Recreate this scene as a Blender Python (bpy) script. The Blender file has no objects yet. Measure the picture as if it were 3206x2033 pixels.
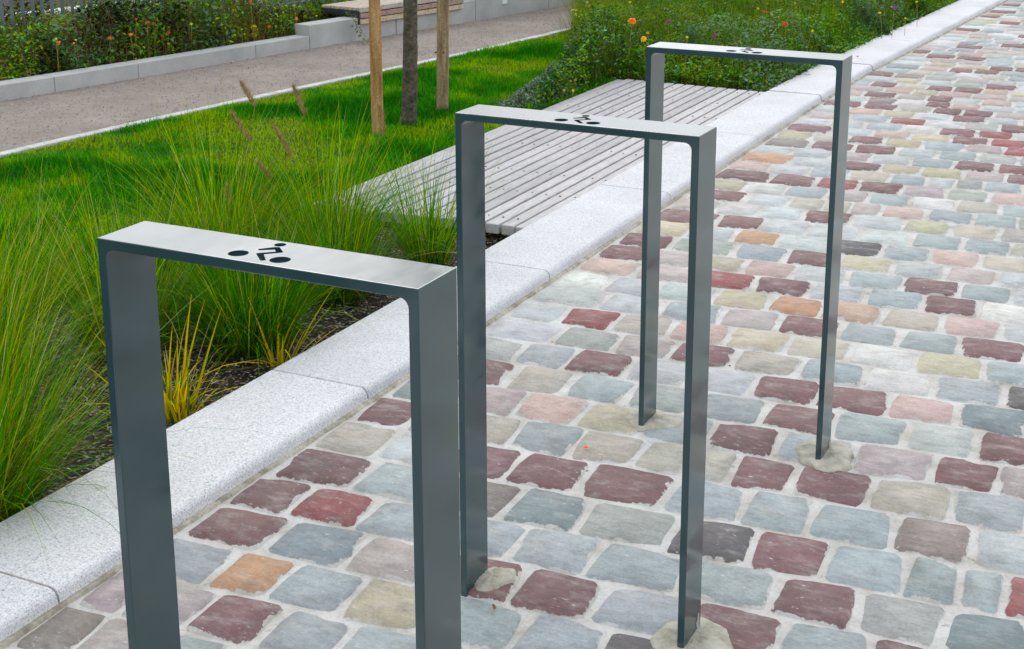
import bpy, bmesh, math, random
import numpy as np
from mathutils import Vector, Matrix, noise as mnoise

random.seed(7)
RNG = np.random.default_rng(11)
scene = bpy.context.scene
COL = scene.collection

# ------------------------------------------------------------------ camera
CAM = (1.0759, -1.1332, 1.2848)
YAW, PITCH, ROLL = -0.46164, 0.24585, -0.002545
FPX, CY, PW, PH = 4411.4, -439.63, 3206.0, 2033.0
fw = Vector((math.sin(YAW)*math.cos(PITCH), math.cos(YAW)*math.cos(PITCH), -math.sin(PITCH)))
rt = Vector((math.cos(YAW), -math.sin(YAW), 0.0))
upv = rt.cross(fw)
rt2 = rt*math.cos(ROLL) + upv*math.sin(ROLL)
up2 = -rt*math.sin(ROLL) + upv*math.cos(ROLL)
cd = bpy.data.cameras.new('camera')
cam = bpy.data.objects.new('camera', cd)
COL.objects.link(cam)
cam.matrix_world = Matrix(((rt2.x, up2.x, -fw.x, CAM[0]), (rt2.y, up2.y, -fw.y, CAM[1]),
                           (rt2.z, up2.z, -fw.z, CAM[2]), (0, 0, 0, 1)))
cd.sensor_width = 36.0
cd.sensor_fit = 'HORIZONTAL'
cd.lens = 36.0*FPX/PW
cd.shift_y = CY/PW
cd.clip_start = 0.05
cd.clip_end = 500
scene.camera = cam

# ------------------------------------------------------------------ light
SUN_EL, SUN_AZ = math.radians(34), math.radians(-32)     # azimuth from +Y towards +X
world = bpy.data.worlds.new('World')
scene.world = world
world.use_nodes = True
wn, wl = world.node_tree.nodes, world.node_tree.links
wn.clear()
wo = wn.new('ShaderNodeOutputWorld')
bg = wn.new('ShaderNodeBackground')
sky = wn.new('ShaderNodeTexSky')
sky.sky_type = 'NISHITA'
sky.sun_disc = False
sky.sun_elevation = SUN_EL
sky.sun_rotation = SUN_AZ
sky.air_density = 1.0
sky.dust_density = 6.0
cl = wn.new('ShaderNodeTexNoise')
cl.inputs['Scale'].default_value = 5.0
cl.inputs['Detail'].default_value = 4
cr = wn.new('ShaderNodeMapRange')
cr.inputs['From Min'].default_value = .3
cr.inputs['From Max'].default_value = .7
cr.inputs['To Min'].default_value = 7.0
cr.inputs['To Max'].default_value = 16.0
tint = wn.new('ShaderNodeVectorMath'); tint.operation = 'SCALE'
tint.inputs[0].default_value = (0.955, 1.0, 1.07)
mx = wn.new('ShaderNodeMix'); mx.data_type = 'RGBA'
mx.inputs['Factor'].default_value = 0.93                    # a closed white cloud layer over the clear sky
tc = wn.new('ShaderNodeTexCoord')
wl.new(tc.outputs['Generated'], cl.inputs['Vector'])
wl.new(cl.outputs['Fac'], cr.inputs['Value'])
wl.new(cr.outputs['Result'], tint.inputs['Scale'])
wl.new(sky.outputs['Color'], mx.inputs['A'])
wl.new(tint.outputs['Vector'], mx.inputs['B'])
wl.new(mx.outputs['Result'], bg.inputs['Color'])
bg.inputs['Strength'].default_value = 0.115
wl.new(bg.outputs['Background'], wo.inputs['Surface'])

sd = bpy.data.lights.new('sun', 'SUN')
sd.energy = 0.9
sd.angle = math.radians(24)
sd.color = (1.0, 0.97, 0.93)
sun = bpy.data.objects.new('sun', sd)
COL.objects.link(sun)
sdir = Vector((math.sin(SUN_AZ)*math.cos(SUN_EL), math.cos(SUN_AZ)*math.cos(SUN_EL), math.sin(SUN_EL)))
sun.rotation_euler = sdir.to_track_quat('Z', 'Y').to_euler()

scene.view_settings.view_transform = 'Standard'
scene.view_settings.look = 'None'
scene.view_settings.gamma = 1
scene.view_settings.use_curve_mapping = False
scene.view_settings.exposure = 0.14
scene.cycles.max_bounces = 6
scene.cycles.transparent_max_bounces = 4

# ------------------------------------------------------------------ helpers
def lin(h, k=1.0):
    """sRGB triple 0-255 -> linear base colour, scaled"""
    o = []
    for c in h:
        c /= 255.0
        o.append(k*(c/12.92 if c <= 0.04045 else ((c+0.055)/1.055)**2.4))
    return (o[0], o[1], o[2], 1.0)

def tag(o, label=None, cat=None, group=None, kind=None):
    if label: o['label'] = label
    if cat: o['category'] = cat
    if group: o['group'] = group
    if kind: o['kind'] = kind
    return o

def empty(name, loc=(0, 0, 0), rz=0.0):
    o = bpy.data.objects.new(name, None)
    o.empty_display_size = .1
    o.location = loc
    o.rotation_euler = (0, 0, rz)
    COL.objects.link(o)
    return o

def link(name, me, parent=None, mat=None):
    o = bpy.data.objects.new(name, me)
    if mat is not None:
        me.materials.clear()
        me.materials.append(mat)
    COL.objects.link(o)
    if parent: o.parent = parent
    return o

def from_bm(name, bm, mat=None, parent=None, smooth=False):
    bmesh.ops.recalc_face_normals(bm, faces=bm.faces)
    me = bpy.data.meshes.new(name)
    bm.to_mesh(me)
    bm.free()
    if smooth:
        me.polygons.foreach_set('use_smooth', [True]*len(me.polygons))
    return link(name, me, parent, mat)

def box(bm, x0, x1, y0, y1, z0, z1, bevel=0.0, seg=2, M=None):
    r = bmesh.ops.create_cube(bm, size=1.0)
    vs = r['verts']
    for v in vs:
        v.co = Vector((x0+(v.co.x+.5)*(x1-x0), y0+(v.co.y+.5)*(y1-y0), z0+(v.co.z+.5)*(z1-z0)))
    if bevel > 0:
        es = list({e for v in vs for e in v.link_edges})
        r = bmesh.ops.bevel(bm, geom=es, offset=bevel, segments=seg, profile=.5, affect='EDGES')
        vs = list({v for f in r['faces'] for v in f.verts} | {v for v in vs if v.is_valid})
    if M is not None:
        bmesh.ops.transform(bm, matrix=M, verts=vs)
    return vs

def mesh_np(name, verts, faces, cols=None, mat=None, parent=None, smooth=False):
    """verts (N,3); faces (M,k) with constant k; cols (N,3) per-vertex colour attribute 'Col'"""
    me = bpy.data.meshes.new(name)
    n, (m, k) = len(verts), faces.shape
    me.vertices.add(n)
    me.vertices.foreach_set('co', np.ascontiguousarray(verts, dtype=np.float32).ravel())
    me.loops.add(m*k)
    me.loops.foreach_set('vertex_index', np.ascontiguousarray(faces, dtype=np.int32).ravel())
    me.polygons.add(m)
    me.polygons.foreach_set('loop_start', np.arange(0, m*k, k, dtype=np.int32))
    me.polygons.foreach_set('loop_total', np.full(m, k, dtype=np.int32))
    if smooth:
        me.polygons.foreach_set('use_smooth', np.ones(m, dtype=bool))
    me.update(calc_edges=True)
    if cols is not None:
        a = me.color_attributes.new('Col', 'FLOAT_COLOR', 'POINT')
        c = np.ones((n, 4), dtype=np.float32)
        c[:, :3] = cols
        a.data.foreach_set('color', c.ravel())
    return link(name, me, parent, mat)

def vnoise(x, y, s, seed=0.0, octv=2):
    out = np.empty(len(x))
    for i in range(len(x)):
        out[i] = mnoise.fractal(Vector((x[i]*s+seed, y[i]*s-seed, seed*.7)), 1.0, 2.0, octv)
    return out

def in_poly(x, y, poly):
    res = np.zeros(len(x), dtype=bool)
    n = len(poly)
    j = n-1
    for i in range(n):
        xi, yi = poly[i]; xj, yj = poly[j]
        c = ((yi > y) != (yj > y)) & (x < (xj-xi)*(y-yi)/((yj-yi) or 1e-9)+xi)
        res ^= c
        j = i
    return res

def project(x, y, z):
    d = Vector((x-CAM[0], y-CAM[1], z-CAM[2]))
    Z = d.dot(fw)
    if Z <= 0.05: return (-9999, -9999, Z)
    return (PW/2+FPX*d.dot(rt2)/Z, PH/2+CY-FPX*d.dot(up2)/Z, Z)

def unproj(u, v, z=0.0):
    d = fw + rt2*((u-PW/2)/FPX) - up2*((v-PH/2-CY)/FPX)
    t = (z-CAM[2])/d.z
    return Vector(CAM)+d*t

# ------------------------------------------------------------------ materials
class N:
    def __init__(s, name, rough=.8, spec=.3):
        s.m = bpy.data.materials.new(name)
        s.m.use_nodes = True
        s.t = s.m.node_tree
        s.b = s.t.nodes['Principled BSDF']
        s.b.inputs['Roughness'].default_value = rough
        s.b.inputs['Specular IOR Level'].default_value = spec
        s.geo = None
    def n(s, typ, **k):
        nd = s.t.nodes.new(typ)
        for a, v in k.items():
            if a in nd.inputs.keys(): nd.inputs[a].default_value = v
            else: setattr(nd, a, v)
        return nd
    def l(s, a, b): s.t.links.new(a, b)
    def pos(s):
        if s.geo is None: s.geo = s.n('ShaderNodeNewGeometry')
        return s.geo.outputs['Position']
    def noise(s, scale, detail=3, rough=.55, vec=None, stretch=None):
        nd = s.n('ShaderNodeTexNoise', Scale=scale, Detail=detail, Roughness=rough)
        v = vec or s.pos()
        if stretch:
            mp = s.n('ShaderNodeMapping'); mp.inputs['Scale'].default_value = stretch
            s.l(v, mp.inputs['Vector']); v = mp.outputs['Vector']
        s.l(v, nd.inputs['Vector'])
        return nd.outputs['Fac']
    def ramp(s, src, stops, interp='LINEAR'):
        nd = s.n('ShaderNodeValToRGB')
        nd.color_ramp.interpolation = interp
        el = nd.color_ramp.elements
        while len(el) < len(stops): el.new(.5)
        for e, (p, c) in zip(el, stops):
            e.position = p
            e.color = c if hasattr(c, '__len__') else (c, c, c, 1)
        s.l(src, nd.inputs['Fac'])
        return nd.outputs['Color']
    def mix(s, a, b, f, mode='MIX'):
        nd = s.n('ShaderNodeMix', data_type='RGBA', blend_type=mode)
        for x, key in ((a, 'A'), (b, 'B'), (f, 'Factor')):
            sock = nd.inputs[key] if key == 'Factor' else [i for i in nd.inputs if i.name == key and i.type == 'RGBA'][0]
            if hasattr(x, 'is_linked') or isinstance(x, bpy.types.NodeSocket): s.l(x, sock)
            else: sock.default_value = x
        return [o for o in nd.outputs if o.type == 'RGBA'][0]
    def math(s, op, a, b=0.0, clamp=False):
        nd = s.n('ShaderNodeMath', operation=op, use_clamp=clamp)
        for i, x in enumerate((a, b)):
            if isinstance(x, bpy.types.NodeSocket): s.l(x, nd.inputs[i])
            else: nd.inputs[i].default_value = x
        return nd.outputs[0]
    def bump(s, src, strength=.4, dist=.003):
        nd = s.n('ShaderNodeBump', Strength=strength, Distance=dist)
        s.l(src, nd.inputs['Height'])
        s.l(nd.outputs['Normal'], s.b.inputs['Normal'])
    def col(s, c):
        if isinstance(c, bpy.types.NodeSocket): s.l(c, s.b.inputs['Base Color'])
        else: s.b.inputs['Base Color'].default_value = c
        return s

def two_tone(name, c1, c2, scale, rough=.8, bump=.3, dist=.003, spec=.3, stretch=None, fine=None):
    M = N(name, rough, spec)
    f = M.noise(scale, 4, .6, stretch=stretch)
    c = M.ramp(f, [(.32, c1), (.68, c2)])
    if fine:
        g = M.noise(fine, 2, .6)
        c = M.mix(c, M.ramp(g, [(.35, .55), (.6, 1.1)]), .55, 'MULTIPLY')
    M.col(c)
    if bump: M.bump(M.noise((fine or scale*4), 3, .6, stretch=stretch), bump, dist)
    return M.m

# the foliage material: colour comes from the plant itself, light passes through thin leaves
def foliage_mat(name, rough=.6, transl=.35):
    M = N(name, rough, .04)
    at = M.n('ShaderNodeAttribute', attribute_name='Col')
    M.col(at.outputs['Color'])
    tr = M.n('ShaderNodeBsdfTranslucent')
    mxs = M.n('ShaderNodeMixShader'); mxs.inputs[0].default_value = transl
    c2 = M.mix(at.outputs['Color'], (1.1, 1.15, .5, 1), 1.0, 'MULTIPLY')
    M.l(c2, tr.inputs['Color'])
    M.l(M.b.outputs[0], mxs.inputs[1]); M.l(tr.outputs[0], mxs.inputs[2])
    out = [n for n in M.t.nodes if n.type == 'OUTPUT_MATERIAL'][0]
    M.l(mxs.outputs[0], out.inputs['Surface'])
    return M.m

MAT = {}
MAT['leaf'] = foliage_mat('foliage')
MAT['straw'] = foliage_mat('dry_grass', .7, .2)

# cement mortar
def mortar_color(M):
    a = M.ramp(M.noise(9, 5, .65), [(.3, lin((176, 171, 160), .84)), (.48, lin((200, 197, 191), .86)), (.68, lin((214, 213, 210), .88))])
    a = M.mix(a, lin((132, 124, 104), .85), M.ramp(M.noise(31, 5, .75), [(.60, 0.0), (.72, .75)]))
    b = M.ramp(M.noise(160, 3, .7), [(.3, .80), (.55, 1.0)])
    return M.mix(a, b, .8, 'MULTIPLY')
M = N('cement_mortar', .9, .2)
M.col(mortar_color(M)); M.bump(M.noise(90, 4, .7), .5, .004)
MAT['mortar'] = M.m
M = N('mortar_collar', .92, .2)
c = M.ramp(M.noise(35, 4, .65), [(.25, lin((140, 136, 118), .8)), (.48, lin((182, 178, 162), .8)), (.72, lin((204, 201, 188), .82))])
M.col(c); M.bump(M.noise(120, 4, .7), .5, .004)
MAT['collar'] = M.m

# cobbles: stone colour from the object or from the vertex colour, cement smeared over the rims
def cobble_mat(name, per_object):
    M = N(name, .78, .3)
    if per_object:
        oi = M.n('ShaderNodeObjectInfo'); base = oi.outputs['Color']
    else:
        at = M.n('ShaderNodeAttribute', attribute_name='Col'); base = at.outputs['Color']
    ed = M.n('ShaderNodeAttribute', attribute_name='edge').outputs['Fac']
    # cleft grain of the stone: streaks, clouds
    g1 = M.ramp(M.noise(26, 5, .65, stretch=(1, 2.6, 1)), [(.28, .78), (.5, 1.0), (.72, 1.16)])
    c = M.mix(base, g1, .85, 'MULTIPLY')
    g2 = M.ramp(M.noise(9, 3, .6), [(.35, .9), (.65, 1.1)])
    c = M.mix(c, g2, .8, 'MULTIPLY')
    rs = M.ramp(M.noise(7, 4, .7, stretch=(1, 2.2, 1)), [(.55, 0.0), (.70, .40)])
    c = M.mix(c, M.mix(base, lin((168, 140, 112), .8), .5), rs)
    gs = M.ramp(M.noise(13, 5, .7), [(.50, 0.0), (.72, .45)])
    c = M.mix(c, lin((112, 114, 110), .8), gs)
    c = M.mix(c, M.ramp(M.noise(170, 3, .8), [(.3, .78), (.5, 1.0), (.7, 1.2)]), .7, 'MULTIPLY')
    # cement haze wiped over the faces
    hz = M.ramp(M.noise(16, 5, .7, stretch=(1, 1.8, 1)), [(.50, 0.0), (.78, .45)])
    c = M.mix(c, lin((214, 212, 206), .8), hz)
    # little white spatters and scratches
    sp = M.ramp(M.noise(85, 3, .65, stretch=(.7, 1.7, 1)), [(.640, 0.0), (.70, .75)])
    spm = M.ramp(M.noise(12, 2, .5), [(.4, 0.15), (.6, 1.0)])
    c = M.mix(c, lin((222, 222, 218), .85), M.math('MULTIPLY', sp, spm))
    # cement on the rim, ragged border
    nz = M.noise(36, 5, .68)
    nz2 = M.noise(13, 2, .5)
    t = M.math('ADD', ed, M.math('MULTIPLY', M.math('SUBTRACT', nz, .5), .30))
    t = M.math('ADD', t, M.math('MULTIPLY', M.math('SUBTRACT', nz2, .5), .30))
    f = M.ramp(t, [(.945, 0.0), (.958, 1.0)])
    c = M.mix(c, mortar_color(M), f)
    M.col(c)
    M.bump(M.noise(55, 7, .78, stretch=(1, 2, 1)), .75, .005)
    rr = M.ramp(M.noise(20, 2), [(.3, .62), (.7, .88)])
    M.l(rr, M.b.inputs['Roughness'])
    return M.m
MAT['cobble'] = cobble_mat('sandstone_sett', True)
MAT['cobble_far'] = cobble_mat('sandstone_sett_far', False)

# granite
M = N('pale_granite', .7, .35)
g = M.noise(250, 3, .85)
c = M.ramp(g, [(.33, lin((118, 122, 130), .8)), (.42, lin((200, 203, 210), .86)), (.56, lin((227, 226, 226), .87)), (.68, lin((240, 237, 236), .9))])
g = M.noise(210, 2, .8, stretch=(1.2, .8, 1))
c = M.mix(c, M.ramp(g, [(.60, (1, 1, 1, 1)), (.68, (.86, .70, .66, 1))]), .55, 'MULTIPLY')
oi = M.n('ShaderNodeObjectInfo')
c = M.mix(c, M.ramp(oi.outputs['Random'], [(0, (.90, .90, .905, 1)), (.5, (.96, .96, .955, 1)), (1, (1.0, .995, .985, 1))]), 1.0, 'MULTIPLY')
c = M.mix(c, M.ramp(M.noise(3.5, 5, .65), [(.3, .86), (.62, 1.02)]), .9, 'MULTIPLY')
c = M.mix(c, lin((160, 150, 128), .85), M.ramp(M.noise(8, 6, .75), [(.60, 0.0), (.76, .35)]))
c = M.mix(c, M.ramp(M.noise(14, 3, .7), [(.66, 1.0), (.75, .86)]), .8, 'MULTIPLY')
M.col(c); M.bump(M.noise(300, 3, .7), .35, .002)
MAT['granite'] = M.m
MAT['joint'] = two_tone('sandy_joint', lin((150, 142, 122), .85), lin((206, 200, 186), .85), 18, .95, .4, .004, fine=120)

# rack paint
M = N('grey_gloss_paint', .4, .2)
M.b.inputs['Coat Weight'].default_value = 1.0
M.b.inputs['Coat IOR'].default_value = 1.64
M.b.inputs['Coat Roughness'].default_value = .07
c = M.ramp(M.noise(6, 3, .5), [(.3, (.006, .034, .042, 1)), (.7, (.010, .043, .051, 1))])
M.col(c)
r = M.ramp(M.noise(20, 4, .65, stretch=(1, .4, 1)), [(.32, .06), (.68, .22)])
M.l(r, M.b.inputs['Coat Roughness'])
M.bump(M.noise(26, 4, .6, stretch=(1, .35, 1)), .10, .004)
MAT['paint'] = M.m
MAT['scratch'] = two_tone('bare_scratch', lin((150, 150, 146), .8), lin((190, 186, 176), .8), 60, .7, 0)

# wood
M = N('weathered_larch', .75, .25)
g = M.noise(30, 5, .65, stretch=(9, .5, 4))
c = M.ramp(g, [(.25, lin((156, 153, 151), .82)), (.5, lin((194, 191, 191), .84)), (.75, lin((214, 212, 212), .86))])
oi = M.n('ShaderNodeObjectInfo')
rv = M.ramp(oi.outputs['Random'], [(0, .80), (1, 1.06)])
c = M.mix(c, rv, .9, 'MULTIPLY')
c = M.mix(c, M.ramp(M.noise(4, 4, .6), [(.3, .88), (.7, 1.05)]), .8, 'MULTIPLY')
M.col(c); M.bump(M.noise(40, 4, .6, stretch=(9, .5, 4)), .35, .002)
MAT['deckwood'] = M.m
MAT['darkwood'] = two_tone('dark_end_wood', lin((52, 48, 50), .8), lin((84, 80, 80), .8), 30, .9, .3)
MAT['hole'] = two_tone('screw_recess', lin((96, 90, 86), .8), lin((126, 118, 112), .8), 60, .9, 0)
MAT['pole_new'] = two_tone('peeled_pole_warm', lin((150, 108, 56), .75), lin((200, 158, 104), .8), 14, .8, .3, .003, stretch=(3, 3, .35), fine=90)
MAT['pole_old'] = two_tone('peeled_pole_grey', lin((128, 104, 72), .75), lin((186, 162, 126), .8), 14, .85, .3, .003, stretch=(3, 3, .35), fine=90)
MAT['bark'] = two_tone('young_bark', lin((62, 58, 46), .8), lin((118, 110, 92), .8), 34, .9, .9, .008, stretch=(1, 1, 1.5), fine=120)
MAT['knot'] = two_tone('pole_knot', lin((80, 70, 66), .7), lin((104, 92, 84), .7), 60, .9, 0)
MAT['bench_grey'] = two_tone('bench_slat_grey', lin((176, 166, 150), .8), lin((206, 198, 186), .82), 20, .8, .3, .002, stretch=(5, .7, 3), fine=90)
MAT['bench_pink'] = two_tone('bench_slat_pinkish', lin((160, 132, 120), .8), lin((190, 164, 152), .8), 20, .8, .3, .002, stretch=(5, .7, 3), fine=90)
MAT['bench_cream'] = two_tone('bench_slat_cream', lin((196, 174, 140), .82), lin((222, 204, 176), .84), 20, .8, .3, .002, stretch=(5, .7, 3), fine=90)
MAT['steel_dark'] = two_tone('dark_bracket', lin((40, 40, 46), .8), lin((62, 60, 66), .8), 20, .6, 0)

# ground stuffs
M = N('wall_concrete', .85, .25)
c = M.ramp(M.noise(4, 5, .6), [(.3, lin((170, 171, 170), .82)), (.7, lin((196, 196, 193), .84))])
c = M.mix(c, M.ramp(M.noise(150, 3, .7), [(.3, .88), (.6, 1.03)]), .9, 'MULTIPLY')
M.col(c); M.bump(M.noise(120, 3, .6), .2, .002)
MAT['concrete'] = M.m
M = N('gravel_path_surface', .95, .2)
c = M.ramp(M.noise(3, 4, .6), [(.3, lin((148, 138, 129), .77)), (.7, lin((170, 160, 151), .77))])
c = M.mix(c, M.ramp(M.noise(120, 3, .85), [(.3, .8), (.5, 1.0), (.7, 1.15)]), .8, 'MULTIPLY')
c = M.mix(c, M.ramp(M.noise(22, 4, .7, stretch=(1, 1, 1)), [(.3, .86), (.6, 1.08)]), .8, 'MULTIPLY')
M.col(c); M.bump(M.noise(110, 4, .8), .8, .006)
MAT['gravel'] = M.m
MAT['soil'] = two_tone('dark_soil', lin((38, 32, 27), .8), lin((78, 68, 58), .8), 12, .95, .8, .01, fine=90)
MAT['turf'] = two_tone('turf_soil', lin((34, 76, 4), .7), lin((66, 98, 8), .7), 6, .95, .6, .01, fine=70)
MAT['farground'] = two_tone('park_ground', lin((70, 90, 40), .6), lin((110, 112, 80), .6), 1.5, .95, .3, .01)
MAT['edging'] = two_tone('edging_concrete', lin((176, 178, 174), .82), lin((212, 213, 210), .84), 12, .85, .2, .002, fine=140)
MAT['white'] = two_tone('white_render', lin((225, 226, 232), .85), lin((244, 244, 248), .88), 3, .8, .1)
MAT['post'] = two_tone('fence_grey', lin((98, 112, 116), .7), lin((128, 142, 144), .7), 8, .6, .1)
MAT['lampglass'] = two_tone('lamp_glass', lin((225, 226, 224), .85), lin((240, 240, 238), .88), 8, .3, 0)

# ------------------------------------------------------------------ plant builders
def blades(base, az, length, lean0, curve, width, col, segs=4, tipw=.08, shade=None):
    n = len(base)
    d = np.stack([np.cos(az), np.sin(az), np.zeros(n)], 1)
    tw = az + np.pi/2 + RNG.uniform(-.7, .7, n)
    side = np.stack([np.cos(tw), np.sin(tw), np.zeros(n)], 1)
    P = base.copy()
    V = np.empty((n, segs+1, 2, 3)); C = np.empty((n, segs+1, 2, 3))
    for k in range(segs+1):
        s = k/segs
        w = width*(1-s**1.6)*.5 + width*tipw*.5
        V[:, k, 0] = P - side*w[:, None]
        V[:, k, 1] = P + side*w[:, None]
        C[:, k, :] = (col*(1.0 + .12*s))[:, None, :]
        th = lean0+curve*(s+.5/segs)
        ds = length/segs
        P = P + (d*np.sin(th)[:, None] + np.array([0, 0, 1.0])*np.cos(th)[:, None])*ds[:, None]
    idx = np.arange(n*(segs+1)*2).reshape(n, segs+1, 2)
    F = np.stack([idx[:, :-1, 0], idx[:, :-1, 1], idx[:, 1:, 1], idx[:, 1:, 0]], -1).reshape(-1, 4)
    return V.reshape(-1, 3), F, C.reshape(-1, 3)

def leaves(pos, size, col, up=.5, asp=.5):
    """folded leaf: two quads-ish (one quad, folded diamond)"""
    n = len(pos)
    az = RNG.uniform(0, 2*np.pi, n)
    el = RNG.uniform(-.5, 1.1, n)*up*2-.1
    d = np.stack([np.cos(az)*np.cos(el), np.sin(az)*np.cos(el), np.sin(el)], 1)
    s = np.stack([-np.sin(az), np.cos(az), RNG.uniform(-.5, .5, n)], 1)
    s /= np.linalg.norm(s, axis=1)[:, None]
    nrm = np.cross(d, s)
    L = size[:, None]
    a = pos - d*L*.5
    b = pos + s*L*asp*.5 + nrm*L*.10
    c = pos + d*L*.5
    e = pos - s*L*asp*.5 + nrm*L*.10
    V = np.stack([a, b, c, e], 1).reshape(-1, 3)
    F = np.arange(n*4).reshape(n, 4)
    C = np.repeat(col, 4, 0)
    return V, F, C

def merge(parts):
    V, F, C, o = [], [], [], 0
    for v, f, c in parts:
        V.append(v); F.append(f+o); C.append(c); o += len(v)
    return np.concatenate(V), np.concatenate(F), np.concatenate(C)

def pick(n, cols, w=None, jitter=.18):
    cols = np.array([c[:3] for c in cols])
    i = RNG.choice(len(cols), n, p=w)
    return cols[i]*RNG.uniform(1-jitter, 1+jitter, (n, 1))*RNG.uniform(.94, 1.06, (n, 3))

G = .92
GR_MID = lin((72, 138, 0), G); GR_YEL = lin((146, 168, 0), G); GR_DK = lin((34, 98, 2), G)
GR_OLV = lin((118, 122, 4), G); GR_BLU = lin((122, 164, 96), G); GR_STRAW = lin((196, 178, 110), G); GR_BRN = lin((120, 78, 36), G)

# ------------------------------------------------------------------ setting: ground sheets
def kerb_off(y):
    return 0.0 if y < 6.2 else .055*(y-6.2)

KR, KL = -.585, -.858            # kerb right and left edge, y < 6.2

bm = bmesh.new()
box(bm, -150, 150, -150, 150, -.60, -.30)
tag(from_bm('ground', bm, MAT['farground']), kind='structure')

# mortar bed of the cobbled pavement
pav_x0 = lambda y: KR-.02+kerb_off(y)
nx, ny = 90, 330
ys = np.linspace(-3.0, 14.5, ny)
V = np.empty((ny, nx, 3))
for j, y in enumerate(ys):
    xs = np.linspace(0, 1, nx)**1.35*(4.6)+pav_x0(y)
    V[j, :, 0] = xs; V[j, :, 1] = y
    V[j, :, 2] = [-.0045+.0022*mnoise.noise(Vector((x*14, y*14, 0)))+.0016*mnoise.noise(Vector((x*37, y*37, 3))) for x in xs]
idx = np.arange(nx*ny).reshape(ny, nx)
F = np.stack([idx[:-1, :-1], idx[:-1, 1:], idx[1:, 1:], idx[1:, :-1]], -1).reshape(-1, 4)
pavement = tag(mesh_np('pavement', V.reshape(-1, 3), F, mat=MAT['mortar'], smooth=True), kind='structure')

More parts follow.
